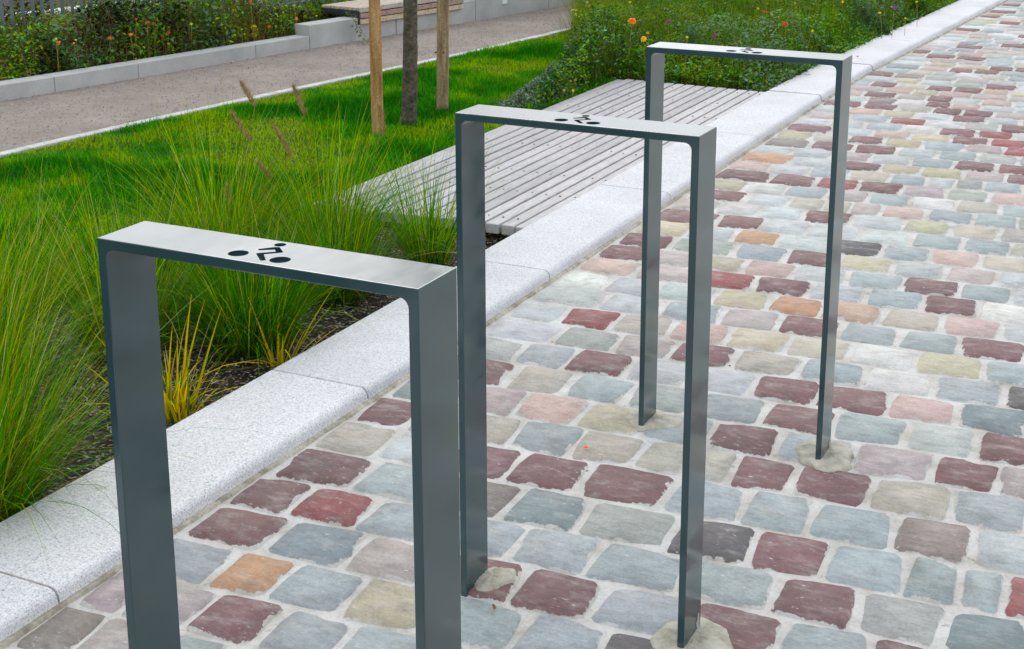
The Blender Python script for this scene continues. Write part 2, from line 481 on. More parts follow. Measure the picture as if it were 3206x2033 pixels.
# ---- cobbles: colour plan of the setts one can tell apart (x, y, tone)
STONES = """0.260,1.645,m;0.406,1.652,b;0.582,1.645,p;0.738,1.655,m;0.832,1.654,p;0.653,1.797,l;0.787,1.807,m;0.331,1.484,m;0.490,1.493,m;0.644,1.506,t;0.792,1.509,b;0.237,1.506,t;0.304,1.336,b;0.410,1.328,b;0.565,1.340,b;0.719,1.348,n;0.847,1.357,l;0.364,1.179,d;0.477,1.181,m;0.636,1.191,b;0.751,1.196,b;0.821,1.198,b;0.900,1.203,r;0.433,1.031,b;0.566,1.034,m;0.720,1.045,g;0.853,1.062,s;0.484,0.904,m;0.623,0.917,b;0.761,0.931,m;-0.491,1.253,t;-0.358,1.269,l;-0.137,1.451,b;0.112,1.598,b;0.019,1.462,t;0.148,1.463,t;-0.200,1.308,m;-0.057,1.309,m;0.103,1.321,m;-0.297,1.125,b;-0.129,1.158,n;0.012,1.159,s;0.169,1.164,g;-0.213,0.983,b;-0.047,1.002,b;0.095,1.000,b;0.245,1.010,b;-0.160,0.839,p;0.014,0.885,m;0.164,0.862,m;0.306,0.871,b;-0.081,0.695,y;0.089,0.730,b;0.230,0.737,b;0.363,0.752,d;-0.031,0.595,b;0.141,0.617,p;-0.477,1.118,m;-0.371,0.985,r;-0.513,0.970,m;-0.489,0.822,m;-0.299,0.848,s;-0.469,0.699,b;-0.359,0.696,o;-0.225,0.687,b;-0.546,0.523,p;-0.426,0.567,p;-0.294,0.546,m;-0.147,0.561,b;-0.536,0.393,n;-0.411,0.417,p;-0.306,0.432,b;-0.519,2.952,m;-0.489,2.826,m;-0.486,2.669,k;-0.493,2.510,w;-0.358,2.501,l;-0.454,2.341,l;-0.302,2.360,l;-0.501,2.196,l;-0.351,2.204,r;-0.205,2.231,t;-0.465,2.048,l;-0.283,2.065,g;-0.138,2.089,p;-0.469,1.915,g;-0.350,1.895,b;-0.199,1.914,m;-0.042,1.938,l;-0.418,1.775,m;-0.291,1.754,t;-0.131,1.762,b;0.015,1.776,g;-0.327,1.618,p;-0.196,1.607,k;-0.031,1.625,y;-0.258,1.469,t;-0.526,1.427,m;-0.556,1.554,l;-0.360,1.463,l;-0.272,3.318,m;-0.126,3.340,l;0.030,3.348,l;0.149,3.512,l;0.298,3.517,y;0.454,3.536,t;0.607,3.563,p;0.353,3.651,b;0.498,3.702,b;-0.321,3.150,l;-0.171,3.166,o;-0.025,3.183,l;0.155,3.191,d;0.295,3.181,b;0.445,3.187,k;0.595,3.220,t;0.199,3.365,l;0.366,3.364,b;0.520,3.360,b;0.651,3.372,t;-0.276,3.016,g;-0.112,3.017,b;0.048,3.011,m;0.212,3.041,y;0.370,3.038,l;0.517,3.048,p;0.668,3.061,l;-0.189,2.854,y;-0.045,2.852,k;0.114,2.859,l;0.271,2.867,b;0.431,2.886,m;0.585,2.889,b;0.722,2.900,l;-0.119,2.707,r;0.043,2.712,m;0.200,2.716,l;0.363,2.725,b;0.511,2.743,m;0.662,2.750,w;-0.026,2.563,y;0.124,2.554,o;0.277,2.562,a;0.439,2.577,t;0.590,2.582,k;0.740,2.588,l;-0.110,2.400,b;0.038,2.394,p;0.202,2.411,m;0.360,2.415,b;0.511,2.429,b;0.662,2.434,m;-0.047,2.252,k;0.107,2.232,y;0.266,2.252,t;0.424,2.273,w;0.587,2.277,y;0.747,2.282,b;0.005,2.068,m;0.183,2.090,t;0.337,2.102,b;0.494,2.118,w;0.659,2.120,b;0.806,2.135,d;0.117,1.933,l;0.261,1.944,m;0.429,1.959,m;0.576,1.967,k;0.732,1.971,s;0.189,1.795,b;0.331,1.802,m;0.500,1.815,b;-0.437,3.343,m;-0.332,3.478,w;-0.192,3.504,l;-0.030,3.551,m;0.047,3.683,p;0.187,3.698,k;-0.430,3.651,m;-0.272,3.637,l;-0.136,3.648,t;-0.020,3.693,t;0.107,3.843,b;0.260,3.851,w;0.417,3.873,t;0.557,3.888,b;-0.466,3.798,y;-0.338,3.788,w;-0.185,3.815,b;-0.031,3.844,p;0.200,4.014,p;0.355,4.020,g;0.502,4.024,k;-0.454,3.953,m;-0.268,3.980,m;-0.114,3.993,r;0.044,4.021,m;-0.034,4.181,t;0.121,4.181,b;0.245,4.191,l;0.322,4.167,g;0.446,4.180,b;-0.492,4.131,k;-0.329,4.143,l;-0.188,4.158,b;-0.089,4.326,m;0.047,4.338,y;0.209,4.338,y;0.371,4.352,p;0.510,4.356,m;-0.464,4.291,o;-0.279,4.316,l;-0.166,4.440,p;-0.024,4.495,l;0.144,4.493,b;0.306,4.503,m;0.464,4.513,m;-0.496,4.441,l;-0.334,4.460,l;-0.103,4.646,m;0.053,4.647,l;0.216,4.654,b;0.368,4.671,g;-0.463,4.624,n;-0.298,4.642,m;-0.191,4.803,m;-0.039,4.820,y;0.131,4.819,b;0.295,4.832,p;0.440,4.834,r;-0.495,4.785,y;-0.338,4.805,t;-0.117,4.967,k;0.051,4.974,y;0.213,4.991,m;0.367,5.009,r;-0.464,4.951,m;-0.281,4.954,l;-0.184,5.138,b;-0.025,5.122,w;0.130,5.136,m;0.295,5.156,r;-0.501,5.091,l;-0.343,5.107,l;-0.109,5.297,r;0.054,5.298,l;0.212,5.311,g;0.360,5.331,m;-0.460,5.268,p;-0.274,5.284,b;-0.028,5.476,l;0.132,5.468,m;0.289,5.461,l;-0.508,5.405,l;-0.327,5.434,k;-0.186,5.456,y;"""
TONE = dict(m=(134, 99, 99), r=(162, 94, 93), k=(206, 172, 160), p=(190, 174, 170), t=(192, 183, 164), n=(152, 138, 128),
            y=(200, 190, 154), a=(206, 172, 138), o=(208, 150, 108), b=(168, 181, 182), l=(197, 203, 202), g=(174, 179, 170),
            s=(142, 156, 158), d=(112, 106, 108), w=(218, 216, 210))
FAR_M = [(-0.427,5.941),(-0.016,5.821),(-0.161,6.136),(-0.088,6.284),(-0.049,5.971),(-0.438,6.257),(-0.429,6.573),(0.208,6.313),
         (-0.277,7.259),(-0.123,7.292),(-0.061,6.889),(0.03,7.04),(0.147,7.015),(-0.412,7.466),(-0.197,7.694),(0.042,7.84),(-0.321,9.073),
         (-0.31,8.506),(-0.303,9.561),(-0.197,8.926),(-0.08,8.949),(-0.295,10.018),(-0.392,5.6),(-0.518,5.58),(-0.267,5.619),(0.045,5.651),(0.212,5.655)]
def tilt(y): return .075 if y < 5.2 else max(0.0, .075*(1-(y-5.2)/1.3))
pts = []
for s in STONES.split(';'):
    if s:
        a, b, c = s.split(',')
        a, b = float(a), float(b)
        pts.append((b-tilt(b)*a, a, c))
pts.sort()
rows, cur = [], [pts[0]]
for p in pts[1:]:
    if p[0]-cur[-1][0] > .045 or p[0]-sum(q[0] for q in cur)/len(cur) > .075:
        rows.append(cur); cur = []
    cur.append(p)
rows.append(cur)
R_ = [[sum(q[0] for q in r)/len(r), sorted((q[1], q[2]) for q in r)] for r in rows]
# merge rows closer than 8 cm
i = 0
while i < len(R_)-1:
    if R_[i+1][0]-R_[i][0] < .085:
        a, b = R_[i], R_[i+1]
        m = (a[0]*len(a[1])+b[0]*len(b[1]))/(len(a[1])+len(b[1]))
        allp = sorted(a[1]+b[1]); keep = []
        for q in allp:
            if not keep or q[0]-keep[-1][0] > .05: keep.append(q)
        R_[i] = [m, keep]; del R_[i+1]
    else: i += 1
ext = []
t0 = R_[0][0]
while t0 > -2.7:
    t0 -= .150; ext.append([t0, []])
t1 = R_[-1][0]
while t1 < 13.2:
    t1 += .155+random.uniform(-.006, .006); ext.append([t1, []])
# fill big gaps between rows
R_.sort(key=lambda r: r[0])
for a, b in zip(R_[:-1], R_[1:]):
    g = b[0]-a[0]
    k = round(g/.15)
    for q in range(1, k): ext.append([a[0]+g*q/k, []])
R_ = sorted(R_+ext, key=lambda r: r[0])
print('ROWS', [round(r[0], 3) for r in R_][:70])
tones_rnd = 'bbbbbllllllggggppptttttyykkawwsnmmm'
def rnd_tone(x, y):
    for fx, fy in FAR_M:
        if abs(x-fx) < .075 and abs(y-fy) < .07: return 'm'
    t = random.choice(tones_rnd)
    if t == 'm' and y > 5.5 and x < .3 and random.random() < .45: t = 'l'
    if y > 5.5 and random.random() < .25: t = random.choice('lbwpk')
    return t
setts = []
for i in range(1, len(R_)-1):
    t, st = R_[i]
    ylo, yhi = (R_[i-1][0]+t)/2, (t+R_[i+1][0])/2
    h = yhi-ylo; tm = (ylo+yhi)/2
    yy = tm
    xl = KR+.012+kerb_off(yy)
    xr = 3.9
    st = [q for q in st if q[0] > xl+.02]
    cells = []
    if st:
        b = [None]*(len(st)+1)
        # left end
        xs = [q[0] for q in st]
        seg = []
        for k in range(len(st)-1):
            g = xs[k+1]-xs[k]
            if g > .245:
                seg.append((k, round(g/.15)))
        out = []
        for k, q in enumerate(st):
            out.append(q)
            for kk, m in seg:
                if kk == k:
                    for z in range(1, m):
                        xx = q[0]+(xs[k+1]-q[0])*z/m
                        out.append((xx, rnd_tone(xx, yy)))
        st = out
        while st[0][0]-xl > .17: st.insert(0, (st[0][0]-.15, rnd_tone(st[0][0], yy)))
        while st[-1][0] < xr: st.append((st[-1][0]+random.uniform(.125, .168), rnd_tone(st[-1][0]+.15, yy)))
        for k, q in enumerate(st):
            a = xl if k == 0 else (st[k-1][0]+q[0])/2
            b_ = (q[0]+st[k+1][0])/2 if k < len(st)-1 else q[0]+.07
            cells.append((a, b_, q[1]))
    else:
        x = xl
        first = True
        while x < xr:
            w = random.uniform(.118, .175) if not first else random.uniform(.09, .2)
            first = False
            cells.append((x, x+w, rnd_tone(x+w/2, yy+tilt(yy)*x))); x += w
    for a, b_, tone in cells:
        if b_-a < .03: continue
        cx = (a+b_)/2
        setts.append((cx, tm+tilt(tm)*cx, b_-a, h, tone, math.atan(tilt(tm))))

def sett_shape(seed):
    rnd = random.Random(seed)
    n = 16
    ring = []
    p = rnd.uniform(8, 15)
    tx, ty, sk, bw = rnd.uniform(-.09, .09), rnd.uniform(-.08, .08), rnd.uniform(-.07, .07), rnd.uniform(-.05, .03)
    chip = rnd.randrange(-16, 16)
    for k in range(n):
        a = math.radians(90*(k//4)+(13, 41, 49, 77)[k % 4]) + rnd.uniform(-.05, .05)
        c, s = math.cos(a), math.sin(a)
        r = 1/((abs(c)**p+abs(s)**p)**(1/p))
        r *= rnd.uniform(.965, 1.015)
        if k == chip: r *= .88
        x_, y_ = r*c, r*s
        ring.append((.5*x_*(1+tx*y_)*(1+bw*(1-y_*y_)), .5*y_*(1+ty*x_)+.5*sk*x_*.5))
    vs = [(x, y, -.0075) for x, y in ring]
    vs += [(x*.90, y*.90, .0006+rnd.uniform(-.0009, .0009)) for x, y in ring]
    vs += [(0, 0, .0018+rnd.uniform(-.001, .001))]
    fs = []
    for k in range(n):
        k2 = (k+1) % n
        fs.append((k, k2, n+k2, n+k))
        fs.append((n+k, n+k2, 2*n))
    ed = [1.0]*n+[.90]*n+[0.0]
    return vs, fs, ed
SHAPES = [sett_shape(100+i) for i in range(20)]
BASE = []
for vs, fs, ed in SHAPES:
    me = bpy.data.meshes.new('cobblestone')
    me.from_pydata(vs, [], fs)
    a = me.attributes.new('edge', 'FLOAT', 'POINT')
    a.data.foreach_set('value', ed)
    me.polygons.foreach_set('use_smooth', [True]*len(fs))
    me.materials.append(MAT['cobble'])
    BASE.append(me)

J = .004
vis = []
for s in setts:
    u, v, Z = project(s[0], s[1], 0)
    inside = Z > 0 and -140 < u < PW+140 and -60 < v < PH+90
    vis.append((0 if inside else 1, math.hypot(s[0]-CAM[0], s[1]-CAM[1]), s))
vis.sort(key=lambda q: (q[0], q[1]))
def sett_color(tone, rnd):
    g_ = sum(TONE[tone])/3
    c = lin(tuple(g_+(q-g_)*(.86 if tone in 'mr' else .72) for q in TONE[tone]), .80 if tone not in 'mr' else .86)
    f = rnd.uniform(.88, 1.12)
    return tuple(c[k]*f*rnd.uniform(.97, 1.03) for k in range(3))+(1.0,)
rnd = random.Random(3)
farV, farF, farF3, farC, farE = [], [], [], [], []
nfar = 0
for k, (o_, d_, s) in enumerate(vis):
    cx, cy, w, h, tone, ang = s
    ang += rnd.uniform(-.035, .035)
    W, H = w-J-rnd.uniform(0, .008), h-J-rnd.uniform(0, .008)
    W = min(W, .20)
    dz = rnd.uniform(-.0018, .0022)
    c = sett_color(tone, rnd)
    bi = rnd.randrange(20); flip = rnd.choice((0, math.pi))
    if k < 300:
        o = bpy.data.objects.new('cobblestone', BASE[bi])
        COL.objects.link(o); o.parent = pavement
        o.location = (cx, cy, dz); o.scale = (W, H, 1)
        o.rotation_euler = (rnd.uniform(-.012, .012), rnd.uniform(-.012, .012), ang+flip)
        o.color = c
    else:
        vs, fs, ed = SHAPES[bi]
        ca, sa = math.cos(ang), math.sin(ang)
        sg = 1 if flip == 0 else -1
        for x, y, z in vs:
            x, y = x*W*sg, y*H*sg
            farV.append((cx+x*ca-y*sa, cy+x*sa+y*ca, z+dz))
        farC += [c]*len(vs); farE += ed
        for f in fs: farF.append(tuple(q+nfar for q in f))
        nfar += len(vs)
me = bpy.data.meshes.new('cobblestones_beyond')
me.from_pydata(farV, [], farF)
a = me.attributes.new('edge', 'FLOAT', 'POINT'); a.data.foreach_set('value', farE)
a = me.color_attributes.new('Col', 'FLOAT_COLOR', 'POINT'); a.data.foreach_set('color', [x for c in farC for x in c])
me.polygons.foreach_set('use_smooth', [True]*len(farF))
tag(link('cobblestones', me, pavement, MAT['cobble_far']), kind='stuff')

# mortar collars round the rack feet (irregular low cakes)
def collar(x, y, rx, ry, h, seed, ang=0.0):
    r = random.Random(seed)
    bm = bmesh.new()
    n = 36
    ph = [r.uniform(0, 6.3) for _ in range(3)]
    def rad(a): return 1+.11*math.sin(2*a+ph[0])+.08*math.sin(3*a+ph[1])+.04*math.sin(7*a+ph[2])
    rings = [(1.0, -.004), (.95, .45), (.8, .72), (.55, .9), (.25, 1.0)]
    R = []
    for q, z in rings:
        R.append([bm.verts.new((rad(a)*rx*q*math.cos(a)*(1+r.uniform(-.045, .045)), rad(a)*ry*q*math.sin(a)*(1+r.uniform(-.045, .045)), (h*z if z > 0 else -.006)+r.uniform(-.0016, .0016)*(z > 0)))
                  for a in [2*math.pi*k/n for k in range(n)]])
    for A, B in zip(R[:-1], R[1:]):
        for k in range(n): bm.faces.new((A[k], A[(k+1) % n], B[(k+1) % n], B[k]))
    c = bm.verts.new((0, 0, h))
    for k in range(n): bm.faces.new((R[-1][k], R[-1][(k+1) % n], c))
    o = from_bm('mortar_patch', bm, MAT['collar'], pavement, smooth=True)
    o.location = (x, y, .002); o.rotation_euler = (0, 0, ang)
    return o

# ------------------------------------------------------------------ granite kerb
kerb = tag(empty('kerb', (0, 0, 0)), kind='structure')
JY = [-3.5, -2.51, -1.52, -.53, .462, 1.455, 2.458, 3.48, 4.55, 5.60, 6.6, 7.6, 8.6, 9.6, 10.6, 11.6, 12.6, 13.6]
for y0, y1 in zip(JY[:-1], JY[1:]):
    ox0, ox1 = kerb_off(y0), kerb_off(y1)
    L = y1-y0-.005
    bm = bmesh.new()
    sx = [KL, KR]
    # profile with rounded right arris, extruded along y
    prof = [(KL, -.28), (KL, .0265), (KL+.0015, .0290), (KL+.004, .030)]
    for a in range(0, 6):
        t = a/5*math.pi/2
        prof.append((KR-.021+.018*math.sin(t), .013+.017*math.cos(t)))
    prof += [(KR-.001, -.002), (KR, -.28)]
    secs = []
    for yy, dx in ((0.0, 0), (.002, 0), (L-.002, 0), (L, 0)):
        end = yy in (0.0, L)
        secs.append([bm.verts.new((x, yy, z-(.002 if end and z > 0 else 0))) for x, z in prof])
    for A, B in zip(secs[:-1], secs[1:]):
        for k in range(len(prof)):
            k2 = (k+1) % len(prof)
            bm.faces.new((A[k], A[k2], B[k2], B[k]))
    bm.faces.new(secs[0]); bm.faces.new(secs[-1][::-1])
    o = from_bm('kerb_stone', bm, MAT['granite'], kerb)
    o.location = (ox0, y0+.0025, random.uniform(-.0008, .0008))
    o.rotation_euler = (0, 0, -math.atan((ox1-ox0)/L))
bm = bmesh.new()
for y0, y1 in zip(JY[:-1], JY[1:]):
    a, b = kerb_off(y0), kerb_off(y1)
    Mx = Matrix.Translation((a, y0, 0)) @ Matrix.Rotation(-math.atan((b-a)/(y1-y0)), 4, 'Z')
    box(bm, KL+.004, KR-.024, 0, y1-y0, -.25, .0266, M=Mx)
    box(bm, KR-.0239, KR-.009, 0, y1-y0, -.25, .0160, M=Mx)
    n = 24
    prev = None
    for k in range(n+1):
        yy = (y1-y0)*k/n
        w = .007+.004*mnoise.noise(Vector((0, (y0+yy)*9, 1)))
        p1 = bm.verts.new(Mx @ Vector((KR-.006, yy, .0025))); p2 = bm.verts.new(Mx @ Vector((KR+w, yy, .0008)))
        p3 = bm.verts.new(Mx @ Vector((KR+w+.004, yy, -.006)))
        if prev:
            bm.faces.new((prev[0], prev[1], p2, p1)); bm.faces.new((prev[1], prev[2], p3, p2))
        prev = (p1, p2, p3)
from_bm('mortar_joint', bm, MAT['joint'], kerb)

# ------------------------------------------------------------------ bed, lawn, path
def sheet(name, poly, z, mat, res=.12, amp=.0, scale=3.0, kind='structure', zfun=None):
    xs = [p[0] for p in poly]; ys_ = [p[1] for p in poly]
    x0, x1, y0, y1 = min(xs), max(xs), min(ys_), max(ys_)
    nx, ny = int((x1-x0)/res)+2, int((y1-y0)/res)+2
    gx, gy = np.meshgrid(np.linspace(x0, x1, nx), np.linspace(y0, y1, ny))
    inside = in_poly(gx.ravel(), gy.ravel(), poly).reshape(ny, nx)
    idx = -np.ones((ny, nx), dtype=int); vs = []; fs = []
    keep = np.zeros((ny, nx), bool)
    q = inside[:-1, :-1] | inside[1:, :-1] | inside[:-1, 1:] | inside[1:, 1:]
    keep[:-1, :-1] |= q; keep[1:, :-1] |= q; keep[:-1, 1:] |= q; keep[1:, 1:] |= q
    for j in range(ny):
        for i in range(nx):
            if keep[j, i]:
                x, y = gx[j, i], gy[j, i]
                idx[j, i] = len(vs)
                zz = z+amp*mnoise.fractal(Vector((x*scale, y*scale, 0)), 1, 2, 3) if zfun is None else zfun(x, y)
                vs.append((x, y, zz))
    for j in range(ny-1):
        for i in range(nx-1):
            if q[j, i]: fs.append((idx[j, i], idx[j, i+1], idx[j+1, i+1], idx[j+1, i]))
    return tag(mesh_np(name, np.array(vs), np.array(fs), mat=mat, smooth=True), kind=kind)

EDGE = [(-3.46, -1.5), (-3.44, 0.0), (-3.40, 1.4), (-3.34, 2.6), (-3.25, 3.5), (-3.15, 4.3), (-3.04, 5.0), (-2.93, 5.7), (-2.82, 6.5), (-2.73, 7.36)]
def edge_x(y):
    for (xa, ya), (xb, yb) in zip(EDGE[:-1], EDGE[1:]):
        if y <= yb: return xa+(xb-xa)*(y-ya)/(yb-ya)
    return EDGE[-1][0]
def wall_x(y): return -4.231+.190*(y-3.868)

def lawn_z(x, y):
    a = mnoise.noise(Vector((x*1.7, y*1.1, 4)))
    b = mnoise.noise(Vector((x*4.5, y*3.2, 9)))
    m = .038*a+.014*b-.006
    t = min(1, max(0, (x-edge_x(y)-.03)/.35))
    return -.004+max(-.02, m)*t
lawn_poly = EDGE + [(-2.35, 7.3), (-2.2, 6.5), (-1.9, 5.75), (-1.70, 5.7), (-1.70, 2.9), (-1.78, 2.2), (-1.9, 1.2), (-2.0, -1.5)]
sheet('lawn', lawn_poly, 0, MAT['turf'], res=.06, zfun=lawn_z)
bed_poly = [(KL+.004, -2.5), (KL+.004, 5.75), (KL+.05, 6.6), (-.45, 13.6), (-3.9, 13.6), (-3.45, 10), (-2.95, 8.2), (-2.7, 7.3), (-2.2, 6.5), (-1.9, 5.6), (-1.68, 5.5), (-1.68, 2.9), (-1.75, 2.2), (-1.85, 1.2), (-1.95, -2.5)]
bed = sheet('planting_bed', bed_poly, -.045, MAT['soil'], res=.07, amp=.012, scale=7)
path_poly = [(wall_x(-1.5)-.2, -1.5)] + [(edge_x(y)-.01, y) for y in np.linspace(-1.5, 7.3, 16)] + [(-2.75, 7.4), (-2.98, 8.2), (-3.3, 9.2), (-3.9, 11.5), (-4.6, 14), (wall_x(14)-1.6, 14), (wall_x(9)-.0, 9)]
bm = bmesh.new()
yy = np.linspace(-1.5, 14, 110)
prev = None
for y in yy:
    xl = wall_x(y)-.06
    xr = edge_x(y)-.008 if y < 7.36 else -2.74-.16*(y-7.36)
    xr = max(xr, xl+.3)
    row = [bm.verts.new((xl+(xr-xl)*k/10, y, -.006+.004*mnoise.noise(Vector((k*.7, y*2.2, 0))))) for k in range(11)]
    if prev:
        for k in range(10): bm.faces.new((prev[k], prev[k+1], row[k+1], row[k]))
    prev = row
tag(from_bm('path', bm, MAT['gravel'], smooth=True), kind='structure')
# loose grit on the path
n = 8000
yy = RNG.uniform(1.5, 9.5, n); tt = RNG.uniform(0, 1, n)
xl = np.array([wall_x(y) for y in yy]); xr = np.array([edge_x(y)-.07 if y < 7.36 else -2.74-.16*(y-7.36) for y in yy])
xx = xl+(xr-xl)*tt
sz = RNG.uniform(.0022, .0058, n)
A = np.stack([xx, yy, np.full(n, -.002)], 1)
a0 = RNG.uniform(0, 6.28, n)
vs = []
for k in range(3):
    an = a0+k*2.094
    vs.append(A+np.stack([np.cos(an)*sz, np.sin(an)*sz, RNG.uniform(-.001, .001, n)], 1))
vs.append(A+np.stack([RNG.uniform(-.001, .001, n), RNG.uniform(-.001, .001, n), sz*.8], 1))
V = np.stack(vs, 1).reshape(-1, 3)
i4 = np.arange(n)[:, None]*4
F = np.concatenate([i4+np.array([[0, 1, 3]]), i4+np.array([[1, 2, 3]]), i4+np.array([[2, 0, 3]])])
cols = pick(n, [lin((176, 158, 146), .8), lin((140, 122, 114), .8), lin((190, 178, 166), .8), lin((120, 108, 102), .8)], [.45, .35, .05, .15])
M = N('grit', .95, .2)
M.col(M.n('ShaderNodeAttribute', attribute_name='Col').outputs['Color'])
MAT['grit'] = M.m
tag(mesh_np('gravel', V, F, np.repeat(cols, 4, 0), MAT['grit']), 'loose pinkish grey grit lying on the gravel path', kind='stuff')

# edging strip between path and lawn: straight concrete lengths
edging = tag(empty('lawn_edging'), 'thin pale concrete edging strip between the gravel path and the lawn', 'edging')
y = -1.4
while y < 7.3:
    y2 = min(y+.5, 7.36)
    xa, xb = edge_x(y), edge_x(y2)
    L = math.hypot(xb-xa, y2-y)-.003
    bm = bmesh.new()
    box(bm, -.026, .026, 0, L, -.12, .010, .003, 1)
    o = from_bm('edging_stone', bm, MAT['edging'], edging)
    o.location = (xa, y, random.uniform(-.0015, .0015)); o.rotation_euler = (0, 0, -math.atan2(xb-xa, y2-y))
    y = y2

# ------------------------------------------------------------------ low concrete wall behind the path
wa = math.atan(.190)
def wall_frame(y): return Matrix.Translation((wall_x(y), y, 0)) @ Matrix.Rotation(-wa, 4, 'Z')
def wall_piece(parent, y0, y1, h, th, name='concrete_block', gap=.003):
    L = (y1-y0)/math.cos(wa)
    bm = bmesh.new()
    box(bm, -th, 0, gap/2, L-gap/2, -.2, h, .003, 2)
    o = from_bm(name, bm, MAT['concrete'], parent)
    o.matrix_local = wall_frame(y0)
    return o
low = tag(empty('low_wall'), 'low grey concrete kerb wall of long blocks between the gravel path and the wild flowers', 'wall')
LJ = [-.9, .2, 1.2, 2.2, 3.05, 3.62, 4.182, 4.70, 5.535, 5.968]
for a, b in zip(LJ[:-1], LJ[1:]): wall_piece(low, a, b, .074, .112)
mid = tag(empty('bench_wall'), 'taller smooth grey concrete wall stepping up behind the gravel path under the slatted seat', 'wall')
wall_piece(mid, 5.97, 6.743, .138, .13)
wall_piece(mid, 6.747, 7.56, .138, .27)
for a, b in ((7.562, 8.42), (8.425, 9.4), (9.405, 10.4), (10.405, 11.4), (11.405, 12.6)): wall_piece(mid, a, b, .34, .27)

# slatted seat on the wall
bench = empty('bench', (0, 0, 0))
tag(bench, 'long slatted wooden bench seat with cream and pinkish slats fixed on the concrete wall', 'bench')
bench.matrix_world = wall_frame(6.372)
BL = (7.405-6.372)/math.cos(wa)
def slat(x0, x1, z0, z1, mat, y0=0, y1=None):
    bm = bmesh.new()
    box(bm, x0, x1, y0, BL if y1 is None else y1, z0, z1, .0025, 2)
    return from_bm('slat', bm, MAT[mat], bench)
BL0 = .03
slat(.004, .022, .098, .128, 'bench_cream', BL0)
slat(.004, .022, .135, .165, 'bench_pink', BL0)
slat(-.014, .020, .172, .202, 'bench_grey', BL0)
for k in range(8):
    x1 = -.019-k*.039
    slat(x1-.034, x1, .182, .202+(-.0006*k), ('bench_grey', 'bench_cream')[k % 3 == 1], BL0+random.uniform(-.004, .004))
for yb in (BL0-.014, BL*.33, BL*.66, BL-.012):
    bm = bmesh.new()
    box(bm, -.32, .0035, yb, yb+.018, .150, .1815, .001, 1)
    box(bm, -.010, .0035, yb+.0005, yb+.0175, .097, .1495, .001, 1)
    from_bm('bracket', bm, MAT['steel_dark'], bench)

# recessed lamp in the wall
lamp = empty('wall_lamp')
tag(lamp, 'small square white lamp let into the grey concrete wall beyond the bench', 'lamp')
lamp.matrix_world = wall_frame(7.86)
bm = bmesh.new()
for (a, b, c, d) in ((0, .052, .083, .089), (0, .052, .131, .137), (0, .006, .0891, .1309), (.046, .052, .0891, .1309)):
    box(bm, .0005, .006, a, b, c, d)
from_bm('frame', bm, MAT['white'], lamp)
bm = bmesh.new(); box(bm, .0006, .003, .0065, .0455, .0895, .1305)
from_bm('glass', bm, MAT['lampglass'], lamp)

# ------------------------------------------------------------------ picket fence and white wall behind the flowers
fence = tag(empty('picket_fence'), 'grey upright picket fence behind the wild flowers at the back left', 'fence')
fx = lambda y: wall_x(y)-.62
bm = bmesh.new(); box(bm, -.009, .009, -.007, .007, -.1, .95, .002, 1)
pk = bpy.data.meshes.new('picket'); bmesh.ops.recalc_face_normals(bm, faces=bm.faces); bm.to_mesh(pk); bm.free(); pk.materials.append(MAT['post'])
y = 1.2
while y < 9.2:
    o = bpy.data.objects.new('picket', pk); COL.objects.link(o); o.parent = fence
    o.location = (fx(y), y, 0); o.rotation_euler = (random.uniform(-.008, .008), random.uniform(-.008, .008), -wa)
    y += .062
for z in (.16, .82):
    bm = bmesh.new(); box(bm, -.024, -.010, 0, 8.1/math.cos(wa), z, z+.03, .002, 1)
    o = from_bm('rail', bm, MAT['post'], fence); o.matrix_local = Matrix.Translation((fx(1.15), 1.15, 0)) @ Matrix.Rotation(-wa, 4, 'Z')
wy0, wy1 = 2.5, 8.6
bm = bmesh.new(); box(bm, -.2, 0, 0, 6.3, -.2, .150, .004, 1)
o = from_bm('white_wall', bm, MAT['white'])
o.matrix_world = Matrix.Translation((wall_x(2.0)-1.75, 2.0, 0)) @ Matrix.Rotation(-wa, 4, 'Z')
tag(o, 'low bright white wall glimpsed between the grey pickets at the back left', 'wall')

# ------------------------------------------------------------------ wooden platform
deck = tag(empty('wooden_platform', (-1.26, 4.2, 0)), 'weathered silvery platform of narrow planks beside the granite kerb', 'platform')
nP = 15
for k in range(nP):
    cx = -.8655-.0562*k
    f = k/(nP-1)
    y0 = 2.846-.055*f+random.uniform(-.006, .006); y1 = 5.575+.055*f+random.uniform(-.008, .008)
    w = .0458+random.uniform(-.001, .001)
    z = .0285+random.uniform(-.0012, .0012) if k < nP-1 else .022
    bm = bmesh.new()
    box(bm, -w/2, w/2, y0-4.2, y1-4.2, z-.034, z, .003, 2)
    o = from_bm('plank', bm, MAT['deckwood'], deck)
    o.location = (cx+1.26, 0, 0); o.rotation_euler = (0, 0, random.uniform(-.0008, .0008))
YB = [2.928, 3.268, 3.552, 4.000, 4.42, 4.83, 5.18, 5.49]
for y in YB:
    bm = bmesh.new(); box(bm, -1.665+1.26, -.862+1.26, y-4.2-.022, y-4.2+.022, -.07, -.008, .002, 1)
    from_bm('bearer', bm, MAT['darkwood'], deck)
bm = bmesh.new()
for k in range(nP-1):
    for y in YB:
        if random.random() < .08: continue
        cx = -.8655-.0562*k+1.26+random.uniform(-.002, .002)
        r = bmesh.ops.create_circle(bm, cap_ends=True, segments=8, radius=.0042 if random.random() < .6 else .003)
        bmesh.ops.translate(bm, verts=r['verts'], vec=(cx, y-4.2+random.uniform(-.006, .006), .0302))
        r2 = bmesh.ops.extrude_face_region(bm, geom=[f for f in bm.faces if all(v in r['verts'] for v in f.verts)])
        bmesh.ops.translate(bm, verts=[v for v in r2['geom'] if isinstance(v, bmesh.types.BMVert)], vec=(0, 0, -.003))
tag(from_bm('screw_heads', bm, MAT['hole'], deck), kind='stuff')

